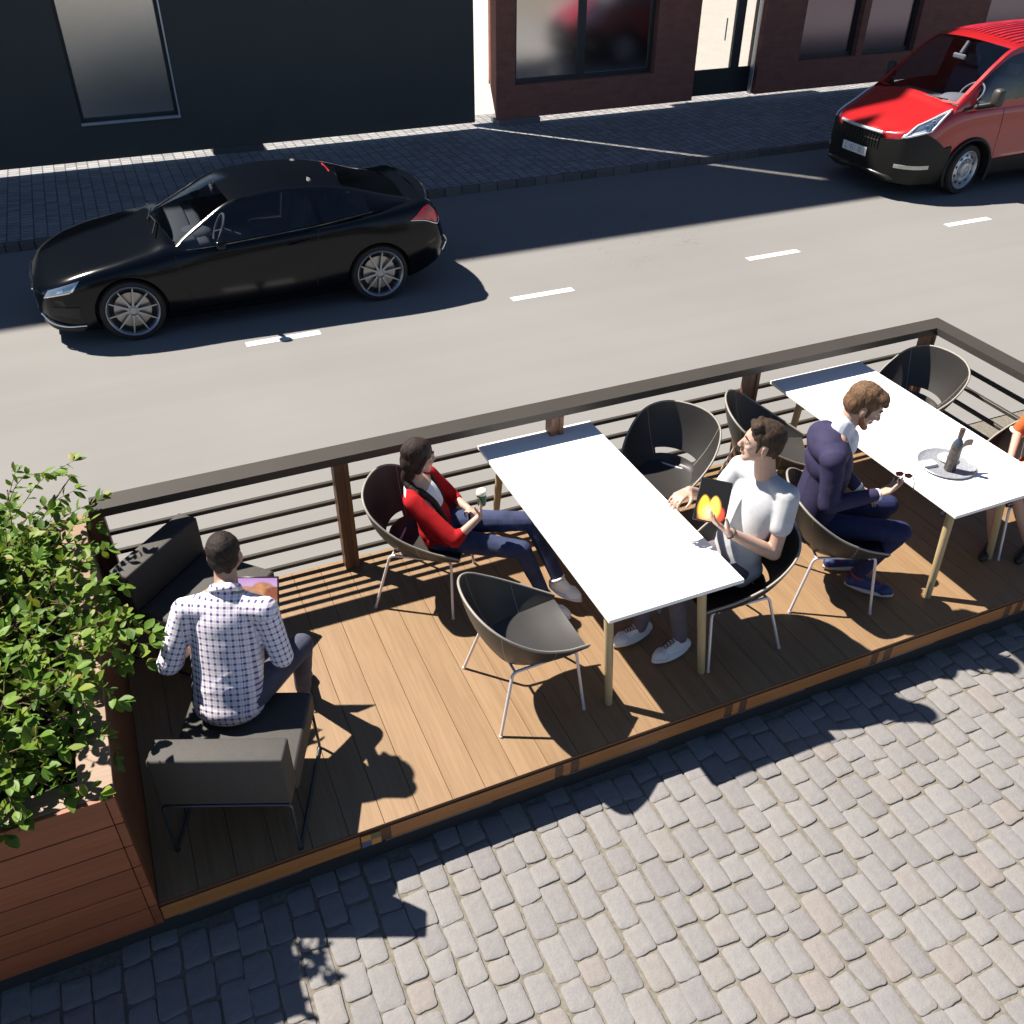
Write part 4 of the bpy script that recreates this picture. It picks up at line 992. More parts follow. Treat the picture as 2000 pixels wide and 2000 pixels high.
wear(tee, 'tee_shirt', fuse(shirt, .008, 8, .5, folds(.0045, V((.6, .2, 1)), 8, 7)), cloth('grey_jersey', (.46, .47, .49), .07, .9, 380))
def trous(bm):
    ell(bm, pel - V((0, 0, .03)), (.125, .165, .10), Matrix((f, l, V((0, 0, 1)))).transposed())
    for a, b_, c in ((rh, rk, ra), (lh, lk, la)): cap(bm, a, b_, .090, .068); cap(bm, b_, c, .064, .048)
wear(tee, 'trousers', fuse(trous, .008, 4, .5, folds(.005, f, 16, 3)), cloth('mauve_grey_twill', (.115, .10, .125), .15))
CANV = M('sneaker_canvas', (.62, .63, .66), .75, var=.1, bmp=.3)
for an, heel, toe in ((ra, V((2.60, 3.70, .03)), V((2.33, 3.665, .03))), (la, T(.30, .13, .03), T(.56, .16, .03))):
    wear(tee, 'shoe', fuse(lambda bm: foot(bm, heel, toe, an, 1.12), .0065, 3), CANV); sole(tee, heel, toe, 1.06, WSOLE); laces(tee, heel, toe, an, 1.15, M('brown_lace', (.16, .085, .05), .8))
ring(tee, 'bracelet', lw - (lw - le).normalized() * .02, lw - le, .034, .005, M('bracelet_leather', (.05, .035, .025), .6))

def tablet(label, TL, TR, BL, screen, thick=.008):
    x = (TR - TL); w_ = x.length; x.normalize(); y = (TL - BL); y = (y - x * y.dot(x)); h_ = y.length; y.normalize(); z = x.cross(y)
    root = tag(empty('tablet'), label, 'tablet'); m = Matrix((x, y, z)).transposed().to_4x4(); m.translation = TL - y * h_; root.matrix_world = m
    mb = MB(); mb.box((0, 0, -thick), (w_, h_, 0), .003); mb.build('case', M('tablet_case', (.012, .012, .013), .35), root, 40)
    me = bpy.data.meshes.new('screen'); b = .009; me.from_pydata([(b, b, .0006), (w_ - b, b, .0006), (w_ - b, h_ - b, .0006), (b, h_ - b, .0006)], [], [(0, 1, 2, 3)])
    uv = me.uv_layers.new(name='UVMap'); uv.data.foreach_set('uv', [0, 0, 1, 0, 1, 1, 0, 1]); link('screen', me, screen, root); return root
def blob(nt, uv, c, r, soft, ax=1.0, ay=1.0):
    mp = node(nt, 'ShaderNodeMapping'); mp.inputs['Location'].default_value = (-c[0] * ax, -c[1] * ay, 0); mp.inputs['Scale'].default_value = (ax, ay, 1); nt.links.new(uv, mp.inputs[0])
    ln = node(nt, 'ShaderNodeVectorMath', operation='LENGTH'); nt.links.new(mp.outputs[0], ln.inputs[0]); return ramp(nt, ln.outputs['Value'], [(max(r - soft, 0), 1), (r + soft, 0)])
def screen_base(name, power):
    m, nt, b = newmat(name); tc = node(nt, 'ShaderNodeTexCoord'); b.inputs['Base Color'].default_value = (.01, .01, .01, 1); b.inputs['Roughness'].default_value = .12; b.inputs['Emission Strength'].default_value = power; return m, nt, b, tc.outputs['UV']
m, nt, b, uv = screen_base('screen_lights', .95)
c = mix(nt, blob(nt, uv, (.40, .12), .26, .10), (.006, .005, .004), (.75, .28, .16)); c = mix(nt, blob(nt, uv, (.80, .20), .17, .05), c, (.80, .07, .03))
c = mix(nt, blob(nt, uv, (.25, .30), .20, .05, 1, .8), c, (1.0, .50, .05)); c = mix(nt, blob(nt, uv, (.60, .32), .20, .05, 1, .8), c, (1.0, .52, .08)); c = mix(nt, blob(nt, uv, (.22, .45), .12, .03, 1, .8), c, (1.0, .55, .05)); c = mix(nt, blob(nt, uv, (.58, .46), .13, .03, 1, .8), c, (1.0, .60, .10))
c = mix(nt, blob(nt, uv, (.40, .22), .12, .10), c, (1.0, .78, .35)); nt.links.new(c, b.inputs['Emission Color'])
tablet('tablet glowing with orange lights held by the man in the grey tee', tabTL, tabTR, tabTL + (tabBL - tabTL) * 1.22, m)

# ---------------------------------------------- the man in the navy suit
W, f, l = L2W((4.01, 3.72), -24.8)
pel, nk = W(-.165, 0, .555), W(-.095, 0, 1.225); hc = W(.015, 0, 1.405); F = head_frame(hc, -38, 24, 0, 1.12)
rs, re, rw = W(-.165, -.190, 1.115), W(-.150, -.255, .825), W(.165, -.205, .875)
ls, le, lw = W(-.12, .185, 1.10), W(-.03, .24, .86), W(.17, .13, .70)
rh, rk, ra = W(-.12, -.10, .545), W(.42, -.13, .525), W(.235, -.10, .115)
lh, lk, la = W(-.12, .10, .545), W(.42, .15, .545), W(.15, .10, .12)
def body(bm):
    head_shapes(bm, F); cap(bm, nk - V((0, 0, .07)), F @ V((-.028, 0, -.045)), .066, .060)
    torso_fn(pel, nk, l, .14, .155, .095, .095, 0)(bm)
    for a, b_, c in ((rs, re, rw), (ls, le, lw)): cap(bm, nk - V((0, 0, .05)), a, .05, .05); cap(bm, a, b_, .048, .040); cap(bm, b_, c, .042, .030)
    hand_shapes(bm, rw, f * .9 + l * .28 + V((0, 0, .38)), V((0, 0, 1)) - f * .3 + l * .25, (.40, .32, .28, .30), 1.1, .10, 1, .8)
    hand_shapes(bm, lw, f * .7 - l * .6 + V((0, 0, -.25)), V((0, 0, -1)), (.3, .3, .3, .3), 1.05, .1, -1, .3)
    for a, b_, c in ((rh, rk, ra), (lh, lk, la)): cap(bm, a, b_, .075, .055); cap(bm, b_, c, .052, .036)
suit = new_person('ginger bearded man in a navy suit leaning over the right-hand table', (4.01, 3.72, 0), body, .0065, SKIN)
HG = hair_mat('hair_ginger', (.065, .034, .018), (.20, .115, .062)); BEARD = hair_mat('beard_ginger', (.20, .085, .033), (.30, .15, .065), (80, 80, 40))
face_parts(F, suit, None, HG); cover(suit); hair(suit, F, 'swept', HG, .004, 5)
def beard(bm):
    R3n = F.to_3x3().normalized(); S = 1.12
    for s_ in (1, -1): cap(bm, F @ V((.0, s_ * .060, -.040)), F @ V((.045, s_ * .040, -.084)), .0135 * S, .018 * S, 12); cap(bm, F @ V((.045, s_ * .040, -.084)), F @ V((.078, s_ * .012, -.106)), .019 * S, .019 * S, 12); cap(bm, F @ V((.092, s_ * .006, -.050)), F @ V((.080, s_ * .026, -.062)), .006 * S, .0065 * S, 10)
wear(suit, 'beard', fuse(beard, .0055, 3, .4, lambda c, n: .003 * mnoise.noise((c.x * 70, c.y * 70, c.z * 70))), BEARD)
NAVY = cloth('navy_wool', (.030, .026, .066), .14, .8, 420)
def jacket(bm):
    mid = (rs + ls) / 2; ell(bm, mid + V((0, 0, .015)) - f * .01, (.125, .235, .105), Matrix((f, l, V((0, 0, 1)))).transposed()); ell(bm, mid + V((0, 0, .045)) - f * .02, (.105, .165, .095), Matrix((f, l, V((0, 0, 1)))).transposed()); ell(bm, mid - V((0, 0, .10)) + f * .02, (.145, .215, .16), Matrix((f, l, V((0, 0, 1)))).transposed())
    torso_fn(pel - V((0, 0, .03)), nk - V((0, 0, .085)), l, .182, .196, .135, .128, .008)(bm)
    cap(bm, rs, ls, .082, .080); cap(bm, nk - V((0, 0, .085)) - f * .03, rs, .082, .076); cap(bm, nk - V((0, 0, .085)) - f * .03, ls, .082, .074)
    cap(bm, nk - f * .035 - V((0, 0, .035)) - l * .03, nk - f * .035 - V((0, 0, .035)) + l * .03, .062, .062); cap(bm, nk - f * .02 - V((0, 0, .03)), nk - f * .05 - V((0, 0, .20)), .056, .12)
    for a, b_, c in ((rs, re, rw), (ls, le, lw)): cap(bm, a, b_, .076, .062); cap(bm, b_, c.lerp(b_, .08), .062, .045)
    cap(bm, pel - l * .10 - f * .05, pel - l * .13 - V((0, 0, .08)) - f * .02, .10, .06); cap(bm, pel + l * .10 - f * .05, pel + l * .13 - V((0, 0, .08)) - f * .02, .10, .06)
wear(suit, 'jacket', fuse(jacket, .008, 9, .5, folds(.0075, V((.8, .1, .7)), 8, 11)), NAVY)
def cshirt(bm):
    up = (nk - pel).normalized(); ell(bm, nk - V((0, 0, .115)) + f * .062, (.072, .055, .13), Matrix((f, l, up)).transposed()); cap(bm, nk - V((0, 0, .06)), nk + (F @ V((-.03, 0, -.06)) - nk) * .42, .076, .071)
    for s_ in (1, -1): cap(bm, nk + V((0, 0, .0)) + f * .055 + l * .03 * s_, nk - V((0, 0, .05)) + f * .085 + l * .045 * s_, .022, .015)
PALE = cloth('pale_shirt', (.66, .69, .76), .05)
wear(suit, 'shirt', fuse(cshirt, .0065, 3), PALE)
for w_, e_ in ((rw, re), (lw, le)):
    d_ = (w_ - e_).normalized(); mb = MB(); mb.tube([w_ - d_ * .035, w_ - d_ * .0, w_ + d_ * .012], [.040, .040, .037], 20); wear(suit, 'cuff', mb.mesh('cuff'), PALE)
for s_ in (1, -1):
    mb = MB(); P = [nk + f * .020 + l * .070 * s_ + V((0, 0, -.015)), nk + f * .100 + l * .070 * s_ - V((0, 0, .13)), nk + f * .120 + l * .018 * s_ - V((0, 0, .30))]
    Q = [nk + f * .035 + l * .085 * s_ - V((0, 0, .06)), nk + f * .095 + l * .115 * s_ - V((0, 0, .17)), nk + f * .118 + l * .03 * s_ - V((0, 0, .30))]
    mb.grid([P, Q]); me = evaluated(mb.mesh('lapel'), [('SUBSURF', dict(levels=2, render_levels=2)), ('SOLIDIFY', dict(thickness=.01))]); wear(suit, 'lapel', me, NAVY)
def trous(bm):
    ell(bm, pel - V((0, 0, .04)), (.125, .165, .10), Matrix((f, l, V((0, 0, 1)))).transposed())
    for a, b_, c in ((rh, rk, ra), (lh, lk, la)): cap(bm, a, b_, .092, .072); cap(bm, b_, c + V((0, 0, .02)), .068, .050)
wear(suit, 'trousers', fuse(trous, .008, 4, .5, folds(.006, (f + V((0, 0, .5))).normalized(), 15, 13)), cloth('navy_twill', (.018, .022, .070), .15))
BLUE = M('blue_suede', (.018, .030, .115), .6, var=.15, bmp=.2); PSOLE = M('shoe_sole_pale', (.55, .47, .42), .7)
for an, heel, toe in ((ra, W(.205, -.09, .03), W(.475, -.205, .03)), (la, W(.10, .10, .03), W(.37, .13, .03))):
    wear(suit, 'shoe', fuse(lambda bm: foot(bm, heel, toe, an - V((0, 0, .02)), 1.10), .0065, 3), BLUE); sole(suit, heel, toe, 1.06, PSOLE); laces(suit, heel, toe, an - V((0, 0, .025)), 1.1, M('red_lace', (.30, .03, .05), .7))
    ring(suit, 'sock', an + V((0, 0, .01)), (rk - ra), .043, .012, M('red_sock', (.22, .03, .06), .9))
sg = tag(empty('sunglasses', W(.315, -.145, .975), math.radians(-30)), 'brown and dark red sunglasses lying in the suited man\'s open hand', 'sunglasses')
mb = MB()
for s_ in (1, -1): mb.prism([(.0 + .004 * math.cos(a), s_ * .03 + .024 * math.cos(a), .018 + .019 * math.sin(a)) for a in (2 * math.pi * k / 20 for k in range(20))], (.003, 0, 0))
sg.rotation_euler = (.25, -.3, math.radians(60)); mb.build('lens', M('lens_red', (.20, .045, .05), .15), sg, 40)
mb = MB(); mb.tube([(.001, -.056, .028), (.004, -.03, .038), (.004, 0, .026), (.004, .03, .038), (.001, .056, .028)], .003, 6)
for s_ in (1, -1): mb.tube([(.002, s_ * .056, .028), (-.06, s_ * .058, .026), (-.11, s_ * .05, .010)], .0026, 6)
mb.build('frame', M('frame_brown', (.12, .055, .03), .4), sg, 60)

# ---------------------------------------------- the man in the checked shirt
f = V((.38, .925, 0)); l = V((-.925, .38, 0)); c0 = V((-.02, 3.66, 0))
pel, nk = V((-.025, 3.665, .545)), V((.092, 3.855, 1.125)); hc = V((.128, 3.975, 1.245)); F = head_frame(hc, 74, 14, 0, 1.02)
ls, le, lw = V((-.125, 3.875, 1.035)), V((-.265, 3.80, .775)), V((-.04, 4.06, .72))
rs, re, rw = V((.250, 3.725, 1.035)), V((.285, 3.640, .765)), V((.30, 3.93, .74))
lh, lk, la = pel + l * .10, V((-.09, 4.12, .56)), V((-.06, 4.05, .11)); rh, rk, ra = pel - l * .10, V((.42, 3.90, .555)), V((.40, 4.02, .11))
def body(bm):
    head_shapes(bm, F); cap(bm, nk - V((0, 0, .06)), F @ V((-.03, 0, -.05)), .064, .057)
    torso_fn(pel, nk, l, .15, .165, .10, .10, 0)(bm)
    for a, b_, c in ((rs, re, rw), (ls, le, lw)): cap(bm, nk - V((0, 0, .05)), a, .05, .05); cap(bm, a, b_, .050, .042); cap(bm, b_, c, .042, .029)
    hand_shapes(bm, rw, V((.03, .9, .05)), V((0, .2, 1)), (.5, .5, .45, .4), 1.0, .1, -1, .7); hand_shapes(bm, lw, V((.5, .7, .05)), V((0, .2, 1)), (.5, .5, .45, .4), 1.0, .1, 1, .7)
    for a, b_, c in ((rh, rk, ra), (lh, lk, la)): cap(bm, a, b_, .075, .055); cap(bm, b_, c, .052, .036)
plaid = new_person('man in a white and purple checked shirt seen from behind, reading a tablet', (-.02, 3.66, 0), body, .0065, SKIN2)
HK = hair_mat('hair_cropped_brown', (.009, .006, .005), (.036, .025, .021), (50, 50, 40))
face_parts(F, plaid, None, HK); cover(plaid); hair(plaid, F, 'short', HK, .0025, 17)
up = (nk - pel).normalized()
def shirt(bm):
    torso_fn(pel - up * .03, nk - up * .02, l, .178, .186, .122, .120, .010)(bm); cap(bm, rs, ls, .068, .068)
    for a, b_ in ((rs, re), (ls, le)): cap(bm, a, b_, .072, .060); cap(bm, nk - up * .055, a, .062, .070)
    cap(bm, re, re.lerp(rw, .10), .062, .058); cap(bm, le, le.lerp(lw, .10), .062, .058)
    ell(bm, pel - f * .01 - up * .02, (.13, .178, .105), Matrix((f, l, V((0, 0, 1)))).transposed())
me = fuse(shirt, .0075, 5, .5, folds(.006, up + l * .4, 10, 21))
bw = up.cross(l).normalized()
def weave(c):
    def seg(a, b_):
        d = b_ - a; t = max(0, min(1, (c - a).dot(d) / d.length_squared)); return (c - a - d * t).length, t, d
    best = None
    for k, (a, b_) in enumerate(((rs, re), (ls, le))):
        r_, t, d = seg(a, b_)
        if t > .10 and r_ < .085 and (best is None or r_ < best[0]): best = (r_, t, d, a)
    tor = abs((c - pel).dot(l))
    if best and tor > .175:
        d = best[2].normalized(); x, y, z = l - d * l.dot(d), None, d; x.normalize(); y = d.cross(x); q = c - best[3]
        return (math.atan2(q.dot(y), q.dot(x)) * .066, q.dot(d) + .2, 0)
    q = c - pel; s_ = q.dot(l); dep = q.dot(bw)
    return (s_ + .25 * abs(dep) * (1 if s_ > 0 else -1) * (abs(s_) > .12), q.dot(up), 0)
set_uv(me, weave)
def plaid_mat():
    m, nt, b = newmat('checked_cotton'); a = attr(nt, 'weave'); sp = node(nt, 'ShaderNodeSeparateXYZ'); nt.links.new(a.outputs['Vector'], sp.inputs[0])
    def stripe(sock, pitch, width, off=0.0):
        q = node(nt, 'ShaderNodeMath', operation='MULTIPLY_ADD'); q.inputs[1].default_value = 1 / pitch; q.inputs[2].default_value = off; nt.links.new(sock, q.inputs[0])
        fr_ = node(nt, 'ShaderNodeMath', operation='FRACT'); nt.links.new(q.outputs[0], fr_.inputs[0]); pp = node(nt, 'ShaderNodeMath', operation='SUBTRACT'); nt.links.new(fr_.outputs[0], pp.inputs[0]); pp.inputs[1].default_value = .5
        ab = node(nt, 'ShaderNodeMath', operation='ABSOLUTE'); nt.links.new(pp.outputs[0], ab.inputs[0]); return ramp(nt, ab.outputs[0], [(width * .8, 1), (width * 1.25, 0)])
    P = .0335
    sx, sy = stripe(sp.outputs[0], P, .17), stripe(sp.outputs[1], P, .17); tx, ty = stripe(sp.outputs[0], P, .045, .5), stripe(sp.outputs[1], P, .045, .5)
    ad = node(nt, 'ShaderNodeMath', operation='ADD'); nt.links.new(sx, ad.inputs[0]); nt.links.new(sy, ad.inputs[1])
    c = ramp(nt, ad.outputs[0], [(0, (.84, .83, .84)), (.5, (.60, .57, .66)), (1.0, (.085, .065, .20))]) if False else None
    hf = node(nt, 'ShaderNodeMath', operation='MULTIPLY'); hf.inputs[1].default_value = .5; nt.links.new(ad.outputs[0], hf.inputs[0])
    c = ramp(nt, hf.outputs[0], [(0, (.84, .83, .84)), (.5, (.57, .53, .64)), (.95, (.075, .055, .19))])
    pk = node(nt, 'ShaderNodeMath', operation='MAXIMUM'); nt.links.new(tx, pk.inputs[0]); nt.links.new(ty, pk.inputs[1]); pk2 = node(nt, 'ShaderNodeMath', operation='MULTIPLY'); pk2.inputs[1].default_value = .35; nt.links.new(pk.outputs[0], pk2.inputs[0])
    c = mix(nt, pk2.outputs[0], c, (.55, .22, .28)); nt.links.new(c, b.inputs['Base Color']); b.inputs['Roughness'].default_value = .85; bump(nt, b, noise_tex(nt, coords(nt), 60, 4), .15, .004); return m
PL = plaid_mat(); sh = wear(plaid, 'checked_shirt', me, PL)
def collar(bm):
    x, y, z = fr(nk, F @ V((-.03, 0, -.05))); n = 26
    for k in range(n):
        a, b_ = 2 * math.pi * k / n, 2 * math.pi * (k + 1) / n; c1 = nk + z * .012
        cap(bm, c1 + (x * math.cos(a) + y * math.sin(a)) * .068, c1 + (x * math.cos(b_) + y * math.sin(b_)) * .068, .014, .014, 8); cap(bm, c1 - z * .02 + (x * math.cos(a) + y * math.sin(a)) * .076, c1 - z * .02 + (x * math.cos(b_) + y * math.sin(b_)) * .076, .014, .014, 8)
me = fuse(collar, .006, 3); set_uv(me, weave); wear(plaid, 'collar', me, PL)
def trous(bm):
    ell(bm, pel - V((0, 0, .03)), (.13, .172, .10), Matrix((f, l, V((0, 0, 1)))).transposed())
    for a, b_, c in ((rh, rk, ra), (lh, lk, la)): cap(bm, a, b_, .090, .070); cap(bm, b_, c, .066, .048)
wear(plaid, 'jeans', fuse(trous, .008, 4, .5, folds(.005, f, 16, 3)), M('slate_denim', (.050, .055, .088), .85, var=.25, vscale=9, bmp=.3, bscale=420))
for an, heel, toe in ((ra, V((.39, 3.99, .03)), V((.46, 4.24, .03))), (la, V((-.07, 4.02, .03)), V((-.02, 4.28, .03)))): wear(plaid, 'shoe', fuse(lambda bm: foot(bm, heel, toe, an, 1.08), .007, 3), M('black_leather', (.02, .018, .016), .4))
m, nt, b, uv = screen_base('screen_landscape', .55); sp = node(nt, 'ShaderNodeSeparateXYZ'); nt.links.new(uv, sp.inputs[0])
n1 = noise_tex(nt, uv, 9, 5); hill = node(nt, 'ShaderNodeMath', operation='ADD'); nt.links.new(n1, hill.inputs[0]); nt.links.new(sp.outputs[1], hill.inputs[1])
c = ramp(nt, sp.outputs[1], [(.4, (.72, .52, .74)), (1.0, (.45, .24, .52))])
for cc, r_, ax, ay, colr in (((.68, .50), .30, 1.0, .8, (.36, .17, .10)), ((.58, .55), .20, 1.2, .7, (.50, .22, .09)), ((.95, .50), .22, .9, 1.0, (.24, .075, .04)), ((.30, .42), .30, .9, .9, (.40, .20, .12))):
    c = mix(nt, blob(nt, uv, cc, r_, .03, ax, ay), c, mix(nt, n1, tuple(x * .45 for x in colr), tuple(min(1, x * 1.7) for x in colr)))
gr = ramp(nt, hill.outputs[0], [(.72, 1), (.86, 0)]); c = mix(nt, gr, c, mix(nt, noise_tex(nt, uv, 16, 3), (.03, .025, .012), (.30, .27, .06))); dk = ramp(nt, sp.outputs[1], [(.02, 1), (.32, 0)]); c = mix(nt, dk, c, (.02, .012, .012))
nt.links.new(c, b.inputs['Emission Color'])
TRc = V((.40, 4.235, .81)); TLc = TRc + V((-.925, .38, 0)) * .27; tablet('tablet showing a mountain landscape held by the man in the checked shirt', TLc, TRc, TLc - V((.38, .925, 0)) * .11 - V((0, 0, .165)), m)

# ---------------------------------------------- the woman in orange at the right edge
W, f, l = L2W((5.80, 3.585), 176)
pel, nk = W(-.02, 0, .545), W(-.03, 0, 1.08); hc = W(.03, 0, 1.27); F = head_frame(hc, 178, 8, 0, 1.0)
ls, le, lw = W(.02, .17, 1.03), W(.12, .20, .77), W(.30, .05, .68); rs, re, rw = W(.0, -.17, 1.03), W(.10, -.22, .77), W(.28, -.06, .66)
lh, lk, la = W(.02, .085, .53), W(.42, .10, .53), W(.20, .30, .10); rh, rk, ra = W(.02, -.085, .53), W(.44, -.06, .54), W(.37, .06, .10)
ra, rk = V((5.385, 3.47, .095)), V((5.36, 3.60, .50)); la, lk = V((5.605, 3.345, .095)), V((5.40, 3.42, .50))
def body(bm):
    head_shapes(bm, F, female=True); cap(bm, nk - V((0, 0, .05)), F @ V((-.02, 0, -.06)), .052, .047); torso_fn(pel, nk, l, .14, .135, .09, .09, 0)(bm)
    for a, b_, c in ((rs, re, rw), (ls, le, lw)): cap(bm, nk - V((0, 0, .05)), a, .045, .045); cap(bm, a, b_, .042, .034); cap(bm, b_, c, .034, .024)
    hand_shapes(bm, lw, f - V((0, 0, .15)), V((0, 0, -1)), .25, .9, .08, -1, .3); hand_shapes(bm, rw, f - V((0, 0, .05)), V((0, 0, -1)), .25, .9, .08, 1, .3)
    for a, b_, c in ((rh, rk, ra), (lh, lk, la)): cap(bm, a, b_, .066, .046); cap(bm, b_, b_.lerp(c, .35), .046, .045); cap(bm, b_.lerp(c, .35), c, .045, .030)
orw = new_person('woman in an orange dress and black flat shoes, cut off by the right edge', (5.70, 3.64, 0), body, .007, SKIN)
face_parts(F, orw, None, HD, True); cover(orw); hair(orw, F, 'long', HD, .003, 8)
ORANGE = cloth('orange_crepe', (.46, .10, .028), .12)
def dress(bm):
    torso_fn(pel - V((0, 0, .02)), nk - V((0, 0, .05)), l, .152, .148, .108, .104, .006)(bm)
    for a, b_ in ((rs, re), (ls, le)): cap(bm, a, b_, .056, .050); cap(bm, nk - V((0, 0, .06)), a, .05, .054)
    for a, b_ in ((rh, rk), (lh, lk)): cap(bm, a, b_.lerp(a, .12), .084, .066)
wear(orw, 'dress', fuse(dress, .008, 4, .5, folds(.006, V((0, .2, 1)), 20, 31)), ORANGE)
CUFF = cloth('cream_frill', (.6, .53, .45), .08)
for s_, a, b_ in ((1, ls, le), (-1, rs, re)):
    ring(orw, 'sleeve_frill', b_.lerp(a, -.05), b_ - a, .044, .016, CUFF); ring(orw, 'shoulder_frill', a.lerp(b_, .02), b_ - a, .052, .018, CUFF)
for an, d_ in ((ra, V((-.9, -.43, 0))), (la, V((-.9, -.43, 0)))):
    heel = V((an.x, an.y, .022)) - d_.normalized() * .02; toe = heel + d_.normalized() * .21
    wear(orw, 'shoe', fuse(lambda bm: (cap(bm, heel + V((0, 0, .012)), toe - d_.normalized() * .05, .036, .030), cap(bm, toe - d_.normalized() * .09, toe - d_.normalized() * .03, .036, .022)), .006, 3), M('black_flat', (.012, .011, .011), .45))
# ------------------------------------------------------------------ vehicles
TYRE = M('tyre_rubber', (.014, .014, .014), .8, bmp=.2, bscale=200)
RIMM = M('rim_alloy', (.32, .34, .37), .36, metal=.85); DISC = M('brake_disc', (.38, .36, .34), .35, metal=.7, bmp=.2); HUBD = M('wheel_dark', (.012, .012, .013), .6)
CHROME = M('chrome', (.72, .74, .78), .12, metal=1); BLACKP = M('black_plastic', (.009, .0085, .008), .5, spec=.3)
CGLASS = glass('car_glass', (.62, .68, .76), .60); VGLASS = glass('van_glass', (.75, .80, .90), .85); INTER = M('cabin_dark', (.030, .032, .036), .7); DASH = M('dash_grey', (.30, .285, .27), .7)

def surf_patch(fn, quad, nu, nv, off, name, mat_, root, sym=None, flip=False, thick=None):
    """a panel laid on the surface fn(a, b): quad = 4 corner parameters; off = how far it stands proud"""
    (a0, b0), (a1, b1), (a2, b2), (a3, b3) = quad; rows = []
    for j in range(nv + 1):
        t = j / nv; r = []
        for i in range(nu + 1):
            s = i / nu; a = (a0 * (1 - s) + a1 * s) * (1 - t) + (a3 * (1 - s) + a2 * s) * t; b_ = (b0 * (1 - s) + b1 * s) * (1 - t) + (b3 * (1 - s) + b2 * s) * t
            e = 1e-3; p = fn(a, b_); n = (fn(a + e, b_) - fn(a - e, b_)).cross(fn(a, b_ + e) - fn(a, b_ - e)); n = n.normalized() if n.length > 0 else V((0, 0, 1))
            r.append((p, n))
        rows.append(r)
    cen = rows[nv // 2][nu // 2]; out = 1 if cen[1].dot(cen[0] - fn.core(cen[0])) > 0 else -1
    mb = MB(); mb.grid([[p + n * off * out for p, n in r] for r in rows]); me = mb.mesh(name)
    if thick: me = evaluated(me, [('SOLIDIFY', dict(thickness=thick, offset=0))])
    return link(name, me, mat_, root, 60)

class Body:
    """lower body loft: station functions of x; section parameter q 0..5 from the sill to the centre line"""
    def __init__(s, st, yc, z0):
        s.f = {k: spl([r[0] for r in st], [r[i] for r in st]) for i, k in enumerate(('x', 'wb', 'hb', 'wm', 'hm', 'ws', 'hs', 'wq', 'hq', 'hc'))}
        s.x0, s.x1, s.yc, s.z0 = st[0][0], st[-1][0], yc, z0
    def sec(s, x, q, side):
        g = lambda k: s.f[k](x)
        P = [V((0, 0, g('hb'))), V((0, g('wb'), g('hb'))), V((0, g('wm'), g('hm'))), V((0, g('ws'), g('hs'))), V((0, g('wq'), g('hq'))), V((0, 0, g('hc')))]
        if q <= 1: p = P[0].lerp(P[1], q)
        else:
            ext = P[1:] + [V((0, -P[4].y, P[4].z))]
            p = cat(ext, q - 1)
        return V((x, s.yc + side * p.y, s.z0 + p.z))
    def core(s, p): return V((p.x, s.yc, s.z0 + .6))
    def side(s, sgn):
        fn = lambda x, q: s.sec(x, q, sgn); 
        class F_:
            def __call__(_, a, b): return fn(a, b)
            def core(_, p): return s.core(p)
        return F_()
    def mesh(s, nx, qs):
        mb = MB(); rows = []
        for i in range(nx + 1):
            t = i / nx; t = .5 - .5 * math.cos(math.pi * t) * (.35 + .65 * abs(math.cos(math.pi * t))) if False else t
            x = s.x0 + (s.x1 - s.x0) * t
            half = [s.sec(x, q, -1) for q in qs]; other = [s.sec(x, q, 1) for q in qs]
            rows.append(half + other[::-1][1:-1])
        mb.grid(rows, closed_u=True, close_ends=True); return mb.mesh('body', 1e-5)

class Green:
    """greenhouse loft by station index s: belt(s) -> rail(s) -> centre(s); t 0..1 side, 1..2 top"""
    def __init__(s, belt, railp, cen, yc, z0):
        s.B, s.Rr, s.C = [V(p) for p in belt], [V(p) for p in railp], [V(p) for p in cen]; s.yc, s.z0, s.n = yc, z0, len(belt) - 1
    def at(s, u, t, side):
        b, r, c = cat(s.B, u), cat(s.Rr, u), cat(s.C, u)
        if t <= 1: p = b.lerp(r, t); p = p + V((0, .02 * math.sin(math.pi * t), 0))
        else:
            k = t - 1; p = V((r.x + (c.x - r.x) * math.sin(k * math.pi / 2), r.y + (c.y - r.y) * k, r.z + (c.z - r.z) * math.sin(k * math.pi / 2)))
        return V((p.x, s.yc + side * p.y, s.z0 + p.z))
    def core(s, p): return V((p.x, s.yc, s.z0 + .9))
    def side(s, sgn):
        g = s
        class F_:
            def __call__(_, a, b): return g.at(a, b, sgn)
            def core(_, p): return g.core(p)
        return F_()
    def build(s, us, ts, cls, mats, root, names, thick=.012):
        """cls(u, t) -> key; one mesh per key (both sides together for the paint, one per side for side panes)"""
        out = {}
        for sgn in (-1, 1):
            for i in range(len(us) - 1):
                for j in range(len(ts) - 1):
                    k = cls((us[i] + us[i + 1]) / 2, (ts[j] + ts[j + 1]) / 2, sgn)
                    if k is None: continue
                    mb = out.setdefault(k, MB()); q = [s.at(us[i], ts[j], sgn), s.at(us[i + 1], ts[j], sgn), s.at(us[i + 1], ts[j + 1], sgn), s.at(us[i], ts[j + 1], sgn)]
                    mb.poly(q if sgn < 0 else q[::-1])
        res = {}
        for k, mb in out.items():
            me = mb.mesh(names(k), 2e-4)
            if thick and mats(k) not in (CGLASS, VGLASS): me = evaluated(me, [('SOLIDIFY', dict(thickness=thick, offset=-1))])
            res[k] = link(names(k), me, mats(k), root, 40)
        return res

